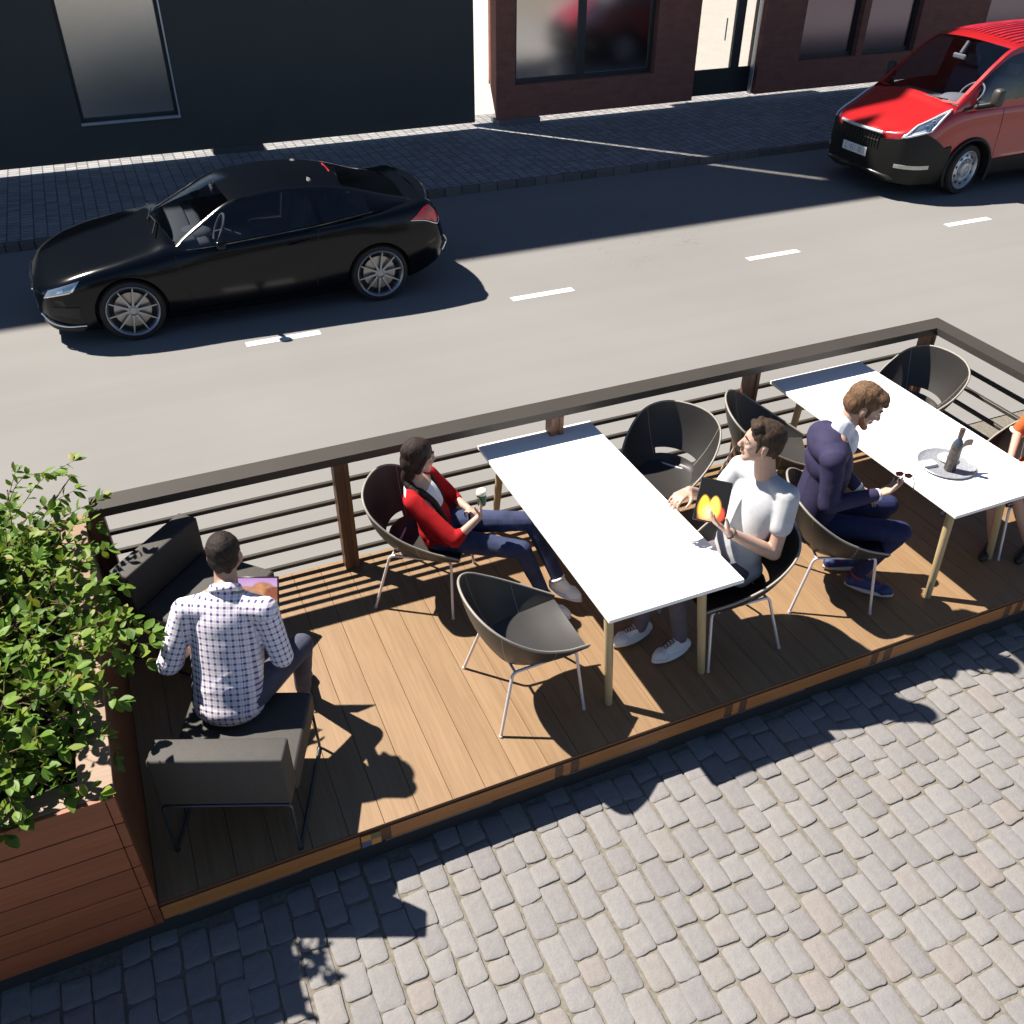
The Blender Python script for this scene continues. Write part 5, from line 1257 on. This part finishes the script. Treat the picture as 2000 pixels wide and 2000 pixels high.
def cut(me, cutters, mat_dark):
    """boolean cut-outs for the wheel arches"""
    o = bpy.data.objects.new('scratch_body', me); COL.objects.link(o); cs = []
    for c in cutters:
        c.materials.append(mat_dark); co = bpy.data.objects.new('scratch_cut', c); COL.objects.link(co); cs.append(co)
        m = o.modifiers.new('b', 'BOOLEAN'); m.operation = 'DIFFERENCE'; m.object = co; m.solver = 'EXACT'; m.material_mode = 'TRANSFER'
    dg = bpy.context.evaluated_depsgraph_get(); dg.update(); r = bpy.data.meshes.new_from_object(o.evaluated_get(dg), depsgraph=dg)
    for x in cs + [o]: bpy.data.objects.remove(x)
    return r
def wheel_cut(x, z, y0, y1, r, n=48):
    mb = MB(); mb.lathe([(0, 0), (r, 0), (r, abs(y1 - y0)), (0, abs(y1 - y0))], n, Matrix.Translation((x, min(y0, y1), z)) @ Matrix.Rotation(-math.pi / 2, 4, 'X')); return mb.mesh('cutter', 1e-5)
def arch_lip(root, x, z, y, r, w_, mat_, name='arch_lip', a0=-10, a1=190, rt=.012):
    mb = MB(); mb.tube([(x + r * math.cos(math.radians(a)), y, z + r * math.sin(math.radians(a))) for a in np.linspace(a0, a1, 40)], rt, 8); return mb.build(name, mat_, root, 60)

def wheel(root, x, y, z, r, rr, w_, sgn, kind, steer=0):
    """sgn -1: the outer face looks towards -y"""
    w0 = empty('wheel', (x, y, z)); w0.parent = root; w0.matrix_parent_inverse = Matrix.Translation(-V(root.location))
    B = Matrix.Rotation(math.pi / 2 if sgn < 0 else -math.pi / 2, 4, 'X')   # local z -> outwards
    if steer: B = Matrix.Rotation(math.radians(steer), 4, 'Z') @ B
    mb = MB(); mb.lathe([(rr * .985, -w_), (r * .93, -w_), (r * .985, -w_ * .86), (r, -w_ * .62), (r, -w_ * .2), (r * .985, -.018), (r * .95, .002), (rr * 1.06, .008), (rr * .99, -.006), (rr * .985, -w_)], 64, B); mb.build('tyre', TYRE, w0, 40)
    mb = MB(); mb.lathe([(rr * .93, -.09), (rr * .95, -.02), (rr * .985, .0), (rr * 1.01, .006), (rr * .985, .010), (rr * .93, -.002), (rr * .88, -.04), (rr * .86, -.10)], 64, B)
    if kind == 'sport':
        for k in range(10):
            a = 2 * math.pi * k / 10 + .15; c_, s_ = math.cos(a), math.sin(a)
            def P(rad, lat, h): return B @ V((rad * c_ - lat * s_, rad * s_ + lat * c_, h))
            i0, i1 = rr * .14, rr * .93
            A = [P(i0, .013, -.012), P(i1, .006, -.004), P(i1, -.006, -.004), P(i0, -.013, -.012)]; Bq = [P(i0, .013, -.045), P(i1, .006, -.034), P(i1, -.006, -.034), P(i0, -.013, -.045)]
            va, vb = [mb.bm.verts.new(p) for p in A], [mb.bm.verts.new(p) for p in Bq]; mb.face(va)
            for i in range(4): mb.face([va[i], va[(i + 1) % 4], vb[(i + 1) % 4], vb[i]])
        mb.lathe([(rr * .22, -.045), (rr * .21, -.012), (rr * .15, -.008), (rr * .13, -.014), (.0, -.014)], 32, B)
    else:
        mb.lathe([(rr * .88, -.045), (rr * .74, -.018), (rr * .60, -.010), (rr * .52, -.030), (rr * .40, -.034), (rr * .36, .012), (rr * .20, .018), (rr * .17, .010), (0, .012)], 48, B)
        for k in range(10):
            a = 2 * math.pi * k / 10; mb.lathe([(.012, .0), (.012, .02), (0, .022)], 8, B @ Matrix.Translation((rr * .46 * math.cos(a), rr * .46 * math.sin(a), -.034)))
    rim = mb.build('rim', RIMM if kind == 'sport' else STEELW, w0, 35)
    if kind == 'sport':
        mb = MB(); mb.lathe([(rr * .70, -.075), (rr * .70, -.062), (rr * .3, -.060), (0, -.060)], 48, B); mb.build('brake_disc', DISC, w0, 40)
    else:
        for k in range(10):
            a = 2 * math.pi * (k + .5) / 10; mb = MB(); mb.lathe([(0, .004), (rr * .062, .004), (rr * .062, .0), (0, .0)], 12, B @ Matrix.Translation((rr * .735 * math.cos(a), rr * .735 * math.sin(a), -.0155)) @ Matrix.Rotation(a, 4, 'Z') @ Matrix.Scale(1.4, 4, (0, 1, 0))); mb.build('vent_hole', HUBD, w0, 40)
    mb = MB(); mb.lathe([(rr * .985, -.10), (0, -.10)], 40, B); mb.build('well_disc', HUBD, w0)
    for ch in children(w0): pass
    return w0
STEELW = M('steel_wheel', (.52, .54, .57), .38, metal=.7, var=.15, vscale=12)

def seat(root, x, y, z, s=1.0, mat_=INTER, rest=True):
    mb = MB(); mb.box((x - .22 * s, y - .24 * s, z), (x + .26 * s, y + .24 * s, z + .14 * s), .03); Mx = Matrix.Translation((x + .24 * s, y, z + .08 * s)) @ Matrix.Rotation(.28, 4, 'Y')
    mb.box((-.06 * s, -.24 * s, 0), (.07 * s, .24 * s, .56 * s), .04, Mx); mb.box((-.03 * s, -.12 * s, .60 * s), (.06 * s, .12 * s, .76 * s), .03, Mx); return mb.build('seat', mat_, root, 40)
def steering(root, x, y, z, r=.18, tilt=1.05, mat_=None):
    mb = MB(); Mx = Matrix.Translation((x, y, z)) @ Matrix.Rotation(-tilt, 4, 'Y')
    mb.tube([Mx @ V((r * math.cos(a), r * math.sin(a), 0)) for a in np.linspace(0, 2 * math.pi, 33)[:-1]], .015, 8, closed=True)
    for a in (0, 2.1, 4.2): mb.tube([Mx @ V((0, 0, -.03)), Mx @ V((r * math.cos(a), r * math.sin(a), 0))], .012, 6)
    mb.tube([Mx @ V((0, 0, -.03)), Mx @ V((0, 0, -.25))], .03, 8); return mb.build('steering_wheel', mat_ or DASH, root, 60)

# ---------------------------------------------- black coupe
YC = 11.155
car = tag(empty('parked_car', (1.35, YC, ROAD)), 'glossy black two-door coupe with thin-spoked alloy wheels on the street', 'car')
def rebase(root):
    for c in children(root):
        if c.name.startswith('wheel') and c.type == 'EMPTY': continue
        c.matrix_parent_inverse = Matrix.Translation(-V(root.location))
PAINT_B = M('black_paint', (.002, .003, .0055), .16, spec=.30)
#        x     wb   hb   wm   hm   ws   hs   wq   hq   hc
ST = [(-.955, .50, .25, .56, .40, .54, .56, .36, .605, .615),
      (-.88, .64, .20, .70, .43, .67, .61, .44, .665, .685),
      (-.72, .78, .18, .83, .47, .79, .68, .52, .735, .755),
      (-.45, .84, .17, .905, .52, .855, .765, .56, .810, .825),
      (-.05, .86, .17, .930, .58, .880, .835, .60, .885, .900),
      (.30, .86, .17, .925, .57, .870, .865, .62, .955, .985),
      (.50, .86, .17, .915, .56, .865, .880, .64, .990, 1.030),
      (.72, .86, .17, .910, .55, .870, .890, .66, .860, .840),
      (1.2, .86, .17, .905, .55, .880, .905, .68, .760, .720),
      (1.9, .86, .17, .910, .57, .890, .945, .68, .780, .740),
      (2.5, .86, .18, .935, .62, .905, .995, .68, .880, .860),
      (2.95, .86, .20, .940, .65, .880, 1.030, .66, 1.02, 1.03),
      (3.25, .82, .25, .905, .66, .835, 1.045, .62, 1.065, 1.075),
      (3.46, .76, .31, .860, .66, .770, 1.045, .58, 1.075, 1.085),
      (3.58, .70, .36, .800, .64, .690, .940, .52, .965, .970),
      (3.655, .62, .42, .700, .60, .58, .78, .42, .80, .80)]
bd = Body(ST, YC, ROAD)
qs = [0, .5, .97, 1.0, 1.25, 1.5, 1.75, 2.0, 2.25, 2.5, 2.75, 2.9, 3.0, 3.1, 3.25, 3.5, 3.75, 4.0, 4.25, 4.5, 4.75, 5.0]
me = bd.mesh(110, qs); me.materials.append(PAINT_B)
WX, WZ = (-.025, 2.775), ROAD + .342
cutters = []
for x in WX:
    for s in (-1, 1): cutters.append(wheel_cut(x, WZ, YC + s * .66, YC + s * 1.1, .385))
me = cut(me, cutters, HUBD); body_o = link('body', me, [PAINT_B, HUBD], car, 32)
gh = Green([(.46, .80, .900), (.80, .86, .895), (1.20, .875, .905), (1.70, .88, .935), (2.10, .88, .965), (2.50, .845, 1.005), (2.95, .745, 1.035), (3.32, .64, 1.060)],
           [(.50, .785, .915), (.86, .70, 1.115), (1.22, .620, 1.290), (1.65, .585, 1.352), (2.05, .580, 1.352), (2.45, .590, 1.300), (2.92, .610, 1.160), (3.32, .60, 1.065)],
           [(.40, 0, 1.025), (.80, 0, 1.215), (1.15, 0, 1.352), (1.62, 0, 1.425), (2.05, 0, 1.428), (2.46, 0, 1.372), (2.95, 0, 1.220), (3.36, 0, 1.080)], YC, ROAD)
us = sorted({*np.linspace(0, 7, 71), 2.0, 5.1, .12, 6.75, .35, 4.05, 4.2, 5.55}); ts = [0, .10, .25, .4, .55, .7, .85, .93, 1.0, 1.06, 1.12, 1.2, 1.3, 1.4, 1.55, 1.7, 1.85, 2.0]
def cls(u, t, sgn):
    if t > 1.06 and .12 < u < 2.0: return 'windscreen'
    if t > 1.12 and 5.1 < u < 6.75: return 'rear_window'
    if .10 < t < .93 and .35 < u < 4.05: return ('side_window', sgn)
    if .10 < t < .93 and 4.2 < u < 5.55 : return ('quarter_window', sgn)
    return 'paint'
gres = gh.build(us, ts, cls, lambda k: PAINT_B if k == 'paint' else CGLASS, car, lambda k: 'roof' if k == 'paint' else (k[0] if isinstance(k, tuple) else k))
for s in (-1, 1):
    fn = gh.side(s)
    mb = MB(); mb.tube([fn(u, .06) + V((0, s * .006, 0)) for u in np.linspace(.3, 5.6, 40)], .006, 6); mb.build('window_seal', BLACKP, car, 60)
    seat(car, 1.72, YC + s * .36, ROAD + .62, .95, M('seat_grey', (.09, .09, .095), .7)); seat(car, 2.35, YC + s * .32, ROAD + .70, .62)
    b = bd.side(s)
    # headlight, fog blade, tail light, mirror
    hl = surf_patch(b, [(-.86, 2.62), (-.60, 2.52), (-.50, 2.88), (-.80, 2.95)], 12, 8, .006, 'headlight', M('lamp_glass', (.33, .40, .48), .10, metal=.6, spec=.8), car, thick=.008)
    surf_patch(b, [(-.855, 2.60), (-.595, 2.50), (-.59, 2.56), (-.85, 2.66)], 12, 2, .012, 'lamp_chrome', CHROME, hl, thick=.006); surf_patch(b, [(-.60, 2.52), (-.565, 2.52), (-.47, 2.88), (-.505, 2.88)], 3, 8, .012, 'lamp_chrome', CHROME, hl, thick=.006); surf_patch(b, [(-.72, 2.66), (-.66, 2.64), (-.64, 2.78), (-.70, 2.80)], 4, 4, .012, 'lamp_projector', CHROME, hl, thick=.006)
    mb = MB(); mb.tube(smooth_path([b(-.93, 1.62) + V((-.01, s * .0, 0)), b(-.84, 1.35) + V((-.015, s * .012, 0)), b(-.70, 1.22) + V((-.012, s * .014, 0)), b(-.52, 1.20) + V((0, s * .012, 0))], 6), [.012] * 19, 8); mb.build('bumper_blade', CHROME, car, 60)
    surf_patch(b, [(-.86, 1.75), (-.56, 1.45), (-.54, 1.85), (-.80, 2.05)], 10, 6, .004, 'air_intake', HUBD, car, thick=.006)
    tl = surf_patch(b, [(3.20, 2.62), (3.52, 2.45), (3.57, 2.72), (3.44, 2.95)], 10, 8, .008, 'tail_light', M('tail_red', (.55, .004, .006), .2, coat=.6, var=.3, vscale=25), car, thick=.01)
    mb = MB(); mb.tube(smooth_path([b(3.19, 2.60), b(3.38, 2.50), b(3.525, 2.43), b(3.575, 2.55), b(3.585, 2.72)], 5), .009, 8); mb.build('tail_chrome', CHROME, tl, 60)
    mb = MB(); mb.tube(smooth_path([b(3.60, 2.1) + V((.02, 0, 0)), b(3.64, 1.9) + V((.03, 0, 0)), b(3.645, 1.6) + V((.03, 0, 0)), b(3.60, 1.3) + V((.02, 0, 0))], 5), .012, 8); mb.build('bumper_reflector', CHROME, car, 60)
    mb = MB(); mb.box((-.08, -.055, -.055), (.05, .065, .06), .03); me = mb.mesh('mirror'); me = evaluated(me, [('SUBSURF', dict(levels=2, render_levels=2))]); me.transform(Matrix.Translation((1.02, YC + s * 1.01, ROAD + .965)))
    mi = link('wing_mirror', me, PAINT_B, car, 60); mb = MB(); mb.tube([(1.0, YC + s * .86, ROAD + .90), (1.02, YC + s * .97, ROAD + .94)], [.03, .025], 8); mb.build('mirror_arm', BLACKP, mi, 60)
    surf_patch(b, [(.62, 1.14), (2.15, 1.12), (2.35, 1.24), (.45, 1.22)], 20, 3, .012, 'sill_blade', PAINT_B, car, thick=.02)
    # door shut-lines and handle
    for xx, x2 in ((.62, .52), (2.02, 2.10)):
        mb = MB(); mb.tube([b(xx + (x2 - xx) * t, 1.35 + 1.6 * t) for t in np.linspace(0, 1, 14)], .0035, 5); mb.build('shut_line', HUBD, car, 60)
    mb = MB(); mb.tube(smooth_path([b(1.74, 2.62) + V((0, s * .004, 0)), b(1.80, 2.63) + V((0, s * .022, 0)), b(1.93, 2.65) + V((0, s * .022, 0)), b(1.98, 2.66) + V((0, s * .004, 0))], 4), .009, 8); mb.build('door_handle', PAINT_B, car, 60)
    for x in WX: wheel(car, x, YC + s * .915, WZ, .342, .278, .24, s, 'sport')
mb = MB(); rows = []
for i in range(13):
    y = -.74 + 1.48 * i / 12; k = abs(y) / .74; xx = 3.56 - .13 * k ** 2.2; z = 1.128 - .045 * k ** 2
    rows.append([V((xx - .09, YC + y, ROAD + z - .035)), V((xx, YC + y, ROAD + z)), V((xx + .012, YC + y, ROAD + z - .008)), V((xx, YC + y, ROAD + z - .03)), V((xx - .08, YC + y, ROAD + z - .06))])
mb.grid(rows, closed_u=True, close_ends=True); mb.build('spoiler', PAINT_B, car, 50)
mb = MB(); mb.box((.62, YC - .72, ROAD + .80), (.95, YC + .72, ROAD + .93), .05); mb.box((.46, YC - .70, ROAD + .88), (.80, YC + .70, ROAD + .97), .03); mb.build('dashboard', DASH, car, 50)
mb = MB(); mb.lathe([(.20, 0), (.19, .04), (.12, .075), (0, .085)], 24, Matrix.Translation((.80, YC - .36, ROAD + .90))); mb.build('instrument_hood', DASH, car, 50)
steering(car, 1.08, YC - .36, ROAD + .93, .17, 1.1)
mb = MB(); mb.box((1.10, YC - .10, ROAD + 1.255), (1.13, YC + .10, ROAD + 1.31), .012); mb.tube([(1.12, YC, ROAD + 1.30), (1.16, YC, ROAD + 1.345)], .012); mb.build('rear_view_mirror', DASH, car, 40)
mb = MB()
for y in (-.55, -.05): mb.tube([(.36, YC + y, ROAD + 1.03), (.43, YC + y + .30, ROAD + 1.062), (.40, YC + y + .58, ROAD + 1.045)], .008, 6)
mb.build('wiper', BLACKP, car, 60)
mb = MB(); mb.box((-.972, YC - .40, ROAD + .40), (-.93, YC + .40, ROAD + .56), .012); mb.build('grille', HUBD, car, 40)
mb = MB(); mb.tube([(-.975, YC - .42, ROAD + .565), (-.985, YC, ROAD + .575), (-.975, YC + .42, ROAD + .565)], .010, 8); mb.build('grille_chrome', CHROME, car, 60)
mb = MB(); mb.box((-.985, YC - .26, ROAD + .28), (-.965, YC + .26, ROAD + .385), .004); mb.build('number_plate', M('plate_dim', (.35, .36, .38), .4), car)
mb = MB(); mb.tube([(2.455, YC - .18, ROAD + 1.365), (2.455, YC + .18, ROAD + 1.365)], .012, 6); mb.build('brake_light', M('tail_red_dim', (.35, .01, .012), .3), car)
rebase(car)

# ---------------------------------------------- red van
VY = 11.70
van = tag(empty('parked_van', (13.9, VY, ROAD)), 'red delivery van with black bumper and ribbed roof, cut by the right edge', 'van')
RED = M('red_paint', (.34, .008, .011), .28, spec=.5, coat=.8)
#        x      wb   hb   wm   hm   ws   hs    wq   hq    hc
SV = [(11.055, .12, .34, .14, .54, .14, .88, .09, .935, .95),
      (11.065, .26, .31, .30, .53, .29, .89, .17, .945, .96),
      (11.090, .44, .29, .48, .52, .46, .905, .28, .955, .972),
      (11.14, .60, .27, .64, .52, .61, .92, .38, .968, .99),
      (11.21, .73, .26, .765, .52, .735, .94, .46, .995, 1.02),
      (11.36, .86, .24, .895, .53, .825, .99, .54, 1.06, 1.09),
      (11.60, .92, .23, .955, .55, .88, 1.07, .58, 1.16, 1.195),
      (11.85, .94, .23, .97, .58, .915, 1.17, .62, 1.265, 1.305),
      (12.05, .94, .23, .975, .60, .930, 1.22, .64, 1.33, 1.375),
      (12.22, .94, .23, .975, .60, .935, 1.235, .66, 1.14, 1.10),
      (12.6, .94, .23, .975, .60, .940, 1.245, .70, 1.00, .95),
      (13.6, .94, .23, .975, .62, .945, 1.255, .70, 1.00, .95),
      (16.1, .94, .25, .975, .64, .945, 1.265, .70, 1.00, .95),
      (16.3, .92, .30, .955, .66, .93, 1.265, .70, 1.00, .95)]
vb = Body(SV, VY, ROAD); me = vb.mesh(100, qs); me.materials.append(RED)
VW = (12.42, 15.35); VZ = ROAD + .375
cutters = [wheel_cut(x, VZ, VY + s * .62, VY + s * 1.2, .45) for x in VW for s in (-1, 1)]
me = cut(me, cutters, HUBD); me.materials.append(BLACKP)
for p in me.polygons:
    if p.material_index == 0 and p.center.z < ROAD + .52: p.material_index = 2
link('body', me, [RED, HUBD], van, 32)
# bumper and lower cladding, black, standing 12 mm proud
def clad(name, xs, q0, q1, off, mat_, sides=(-1, 1)):
    for s in sides:
        b = vb.side(s); rows = []
        for x in xs:
            r = []
            a, z = q0(x), q1(x)
            for k in range(9):
                q = a + (z - a) * k / 8; p = b(x, q); e = 1e-3; n = (b(x + e, q) - b(x - e, q)).cross(b(x, q + e) - b(x, q - e)).normalized()
                if n.dot(p - vb.core(p)) < 0: n = -n
                r.append(p + n * off)
            rows.append(r)
        mb = MB(); mb.grid(rows); me = evaluated(mb.mesh(name), [('SOLIDIFY', dict(thickness=.024, offset=0))]); link(name, me, mat_, van, 40)
clad('bumper', np.concatenate([11.0555 + .3 * np.linspace(0, 1, 14) ** 2, np.linspace(11.40, 11.985, 10)]), lambda x: .55, lambda x: min(2.86, 2.30 + .75 * max(0, (11.85 - x) / .5)), .012, BLACKP)
clad('sill_cladding', np.linspace(12.86, 14.90, 20), lambda x: .98, lambda x: 1.75, .010, BLACKP); clad('sill_cladding', np.linspace(15.8, 16.28, 6), lambda x: .98, lambda x: 1.75, .010, BLACKP)
PLANX = spl((0, .14, .30, .48, .64, .765, .895), (11.053, 11.055, 11.065, 11.09, 11.14, 11.21, 11.36))
def vface(y, z): # point on the front of the bumper, 12 mm proud of the nose
    return V((PLANX(abs(y) * (1 + .10 * abs(z - .56))) - .013, VY + y, ROAD + z))
mb = MB(); rows = [[vface(y, z) for y in np.linspace(-.15, .15, 7)] for z in np.linspace(.33, .895, 8)]; mb.grid(rows); me = evaluated(mb.mesh('front_bumper'), [('SOLIDIFY', dict(thickness=.03, offset=0))]); link('front_bumper', me, BLACKP, van, 40)
mb = MB(); mb.tube([vface(y, .37 - .05 * (abs(y) / .7) ** 2) + V((.006, 0, 0)) for y in np.linspace(-.74, .74, 31)], [.012] + [.036] * 29 + [.012], 10); mb.build('bumper_lip', M('bumper_gloss', (.02, .018, .016), .25), van, 60)
mb = MB(); rows = [[vface(y, z) + V((-.006, 0, 0)) for y in np.linspace(-.44, .44, 19)] for z in np.linspace(.715, .915, 5)]; mb.grid(rows); gr = mb.build('grille', HUBD, van, 60)
mb = MB()
for y in np.linspace(-.42, .42, 15): mb.tube([vface(y, .72) + V((-.012, 0, 0)), vface(y, .91) + V((-.012, 0, 0))], .012, 6)
mb.tube([vface(y, .815) + V((-.012, 0, 0)) for y in np.linspace(-.43, .43, 15)], .007, 6); mb.build('grille_bars', BLACKP, gr, 60)
mb = MB(); mb.tube([vface(y, .940) + V((-.010, 0, .004)) for y in np.linspace(-.46, .46, 17)], .024, 10); mb.build('grille_chrome', M('grille_bright', (.75, .77, .80), .25, metal=.3), van, 60)
# number plate with its characters
pc = vface(.02, .61) + V((-.014, 0, 0)); mb = MB(); mb.box((pc.x - .012, pc.y - .27, pc.z - .065), (pc.x, pc.y + .27, pc.z + .065), .003); pl = mb.build('number_plate', M('plate_white', (.80, .80, .79), .45), van)
SEG = {'L': 'adef'[1:3] + 'f', '1': 'bc', '4': 'fgbc', '3': 'abgcd', '8': 'abcdefg', 'M': 'efabc'}
def glyph(mb, ch, y, z, w_, h_, x):
    S = {'a': ((0, 1), (1, 1)), 'b': ((1, 1), (1, .5)), 'c': ((1, .5), (1, 0)), 'd': ((0, 0), (1, 0)), 'e': ((0, .5), (0, 0)), 'f': ((0, 1), (0, .5)), 'g': ((0, .5), (1, .5))}
    for k in ch:
        (a, b_), (c, d) = S[k]; t = .008; ya, yb = y - w_ * min(a, c), y - w_ * max(a, c); za, zb = z + h_ * min(b_, d), z + h_ * max(b_, d); mb.box((x - .0015, yb - t / 2, za - t / 2), (x, ya + t / 2, zb + t / 2))
mb = MB(); y = pc.y + .20
for ch in ('def', None, 'fgbc', 'abgcd', 'bc', None, 'efabc', 'abcdefg', 'bc'):
    if ch: glyph(mb, ch, y, pc.z - .035, .030, .070, pc.x - .0122)
    y -= .047
mb.build('plate_text', M('plate_ink', (.30, .31, .34), .6), pl)
vg = Green([(11.90, .90, 1.20), (12.18, .925, 1.225), (12.50, .935, 1.24), (12.90, .94, 1.25), (13.55, .945, 1.255), (14.9, .945, 1.26), (16.25, .93, 1.26)],
           [(12.02, .86, 1.35), (12.36, .83, 1.62), (12.68, .80, 1.86), (13.02, .775, 2.035), (13.6, .775, 2.085), (14.9, .775, 2.09), (16.25, .76, 2.06)],
           [(11.93, 0, 1.315), (12.27, 0, 1.60), (12.60, 0, 1.885), (12.88, 0, 2.105), (13.6, 0, 2.20), (14.9, 0, 2.215), (16.22, 0, 2.18)], VY, ROAD)
us = sorted({*np.linspace(0, 6, 49), .08, 2.86, 1.25, 3.72, 3.86, 5.5}); ts = [0, .12, .25, .4, .55, .7, .82, .90, 1.0, 1.07, 1.14, 1.25, 1.4, 1.55, 1.7, 1.85, 2.0]
def cls(u, t, sgn):
    if t > 1.07 and .08 < u < 2.86: return 'windscreen'
    if .12 < t < .90 and 1.25 < u < 3.72: return ('door_window', sgn)
    return 'paint'
vg.build(us, ts, cls, lambda k: RED if k == 'paint' else VGLASS, van, lambda k: 'roof' if k == 'paint' else (k[0] if isinstance(k, tuple) else k))
mb = MB()
for k in range(-7, 8):
    y = k * .092; P = []
    for u in np.linspace(3.22, 5.95, 22):
        t = 2 - abs(y) / .775; p = vg.at(u, max(1.0, t), 1 if y >= 0 else -1); P.append(V((p.x, VY + y, p.z + .006)))
    mb.tube(P, [.004] + [.016] * 20 + [.004], 6)
mb.build('roof_ribs', M('roof_rib_paint', (.52, .03, .05), .3, coat=.6), van, 60)
for s in (-1, 1):
    b = vb.side(s)
    hl = surf_patch(b, [(11.20, 2.93), (11.58, 2.86), (11.93, 3.32), (11.42, 3.34)], 16, 8, .008, 'headlight', M('headlamp_glass', (.16, .22, .32), .08, metal=.5, spec=.8), van, thick=.01)
    P = [(11.20, 2.93), (11.38, 2.895), (11.58, 2.86), (11.76, 3.09), (11.93, 3.32), (11.66, 3.33), (11.42, 3.34), (11.30, 3.13)]
    def off(a, q, d=.016):
        p = b(a, q); e = 1e-3; n = (b(a + e, q) - b(a - e, q)).cross(b(a, q + e) - b(a, q - e)).normalized(); n = n if n.dot(p - vb.core(p)) > 0 else -n; return p + n * d
    ring_pts = []
    for (a0, q0_), (a1, q1_) in zip(P, P[1:] + P[:1]):
        for k in range(6): ring_pts.append(off(a0 + (a1 - a0) * k / 6, q0_ + (q1_ - q0_) * k / 6))
    mb = MB(); mb.tube(ring_pts, .016, 8, closed=True); mb.build('lamp_surround', M('lamp_surround_white', (.72, .75, .78), .2, metal=.3), hl, 60)
    for a, q, r_ in ((11.52, 3.04, .05), (11.64, 3.14, .036)):
        mb = MB(); c = off(a, q, .012); n = (off(a, q, .03) - c).normalized(); x_, y_, z_ = fr(c, c + n); Mx = Matrix((x_, y_, z_)).transposed().to_4x4(); Mx.translation = c; mb.lathe([(r_, .0), (r_, .012), (r_ * .8, .016), (r_ * .5, .006), (0, .01)], 24, Mx); mb.build('lamp_bulb', CHROME, hl, 50)
    surf_patch(b, [(11.25, 2.955), (11.50, 2.915), (11.52, 2.98), (11.28, 3.02)], 8, 3, .014, 'indicator', M('lamp_white', (.75, .76, .78), .2), hl, thick=.006)
    fl = surf_patch(b, [(11.18, 1.90), (11.62, 1.80), (11.62, 1.94), (11.18, 2.06)], 10, 3, .030, 'fog_strip', M('fog_strip_cream', (.62, .58, .48), .35), van, thick=.008)
    mb = MB(); mb.box((-.10, -.10, -.14), (.08, .09, .13), .05); me = evaluated(mb.mesh('mirror'), [('SUBSURF', dict(levels=2, render_levels=2))]); me.transform(Matrix.Translation((12.50, VY + s * 1.13, ROAD + 1.46)))
    mi = link('wing_mirror', me, M('mirror_black', (.045, .042, .038), .5), van, 60)
    mb = MB(); mb.tube(smooth_path([(12.36, VY + s * .93, ROAD + 1.30), (12.42, VY + s * 1.02, ROAD + 1.33), (12.50, VY + s * 1.12, ROAD + 1.37)], 4), .045, 10); mb.build('mirror_arm', BLACKP, mi, 60)
    mb = MB(); fn = vg.side(s); mb.poly([fn(.55, .10) + V((0, s * .008, 0)), fn(1.25, .10) + V((0, s * .008, 0)), fn(1.25, .88) + V((0, s * .008, 0))]); mb.build('quarter_panel', BLACKP, van)
    arch_lip(van, 12.42, VZ, VY + s * .985, .462, 0, BLACKP, 'arch_lip', -25, 205, .030); arch_lip(van, 15.35, VZ, VY + s * .985, .462, 0, BLACKP, 'arch_lip', -25, 205, .030)
    for x in VW: wheel(van, x, VY + s * .965, VZ, .375, .285, .24, s, 'steel', 9 if x < 13 else 0)
    for xx, x2 in ((12.93, 12.90), (13.62, 13.62)):
        mb = MB(); mb.tube([b(xx + (x2 - xx) * t, 1.5 + 1.45 * t) for t in np.linspace(0, 1, 14)], .004, 5); mb.build('shut_line', HUBD, van, 60)
    mb = MB(); mb.tube(smooth_path([b(13.36, 2.72) + V((0, s * .004, 0)), b(13.42, 2.73) + V((0, s * .03, 0)), b(13.56, 2.73) + V((0, s * .03, 0)), b(13.6, 2.72) + V((0, s * .004, 0))], 4), .012, 8); mb.build('door_handle', BLACKP, van, 60)
    seat(van, 13.02, VY + s * .42, ROAD + .86, 1.1, M('van_seat', (.085, .095, .13), .8))
LINER = M('cabin_liner', (.030, .036, .055), .8); mb = MB()
mb.box((12.10, VY - .86, ROAD + 1.135), (13.66, VY + .86, ROAD + 1.15)); mb.build('cabin_floor', LINER, van)
mb = MB(); mb.box((13.66, VY - .80, ROAD + .98), (13.68, VY + .80, ROAD + 2.06)); mb.build('bulkhead', LINER, van)
mb = MB(); mb.box((13.02, VY - .70, ROAD + 1.985), (13.66, VY + .70, ROAD + 2.0)); mb.build('headliner', LINER, van)
mb = MB(); mb.box((12.14, VY - .80, ROAD + 1.02), (12.66, VY + .80, ROAD + 1.27), .06); mb.build('dashboard', DASH, van, 50)
mb = MB(); mb.lathe([(.30, 0), (.28, .06), (.2, .115), (0, .13)], 28, Matrix.Translation((12.42, VY - .44, ROAD + 1.25))); mb.build('instrument_hood', DASH, van, 50)
steering(van, 12.70, VY - .44, ROAD + 1.36, .20, .85, DASH)
mb = MB(); mb.box((12.70, VY - .13, ROAD + 1.78), (12.74, VY + .13, ROAD + 1.86), .02); mb.tube([(12.74, VY, ROAD + 1.86), (12.84, VY, ROAD + 2.02)], .03); mb.build('rear_view_mirror', DASH, van, 40)
mb = MB(); mb.tube([(11.98, VY + .72, ROAD + 1.33), (12.0, VY + .35, ROAD + 1.365), (12.02, VY - .02, ROAD + 1.375)], .012, 6); mb.tube([(11.95, VY + .1, ROAD + 1.335), (11.98, VY - .3, ROAD + 1.365), (12.04, VY - .62, ROAD + 1.37)], .012, 6); mb.build('wiper', BLACKP, van, 60)
rebase(van)
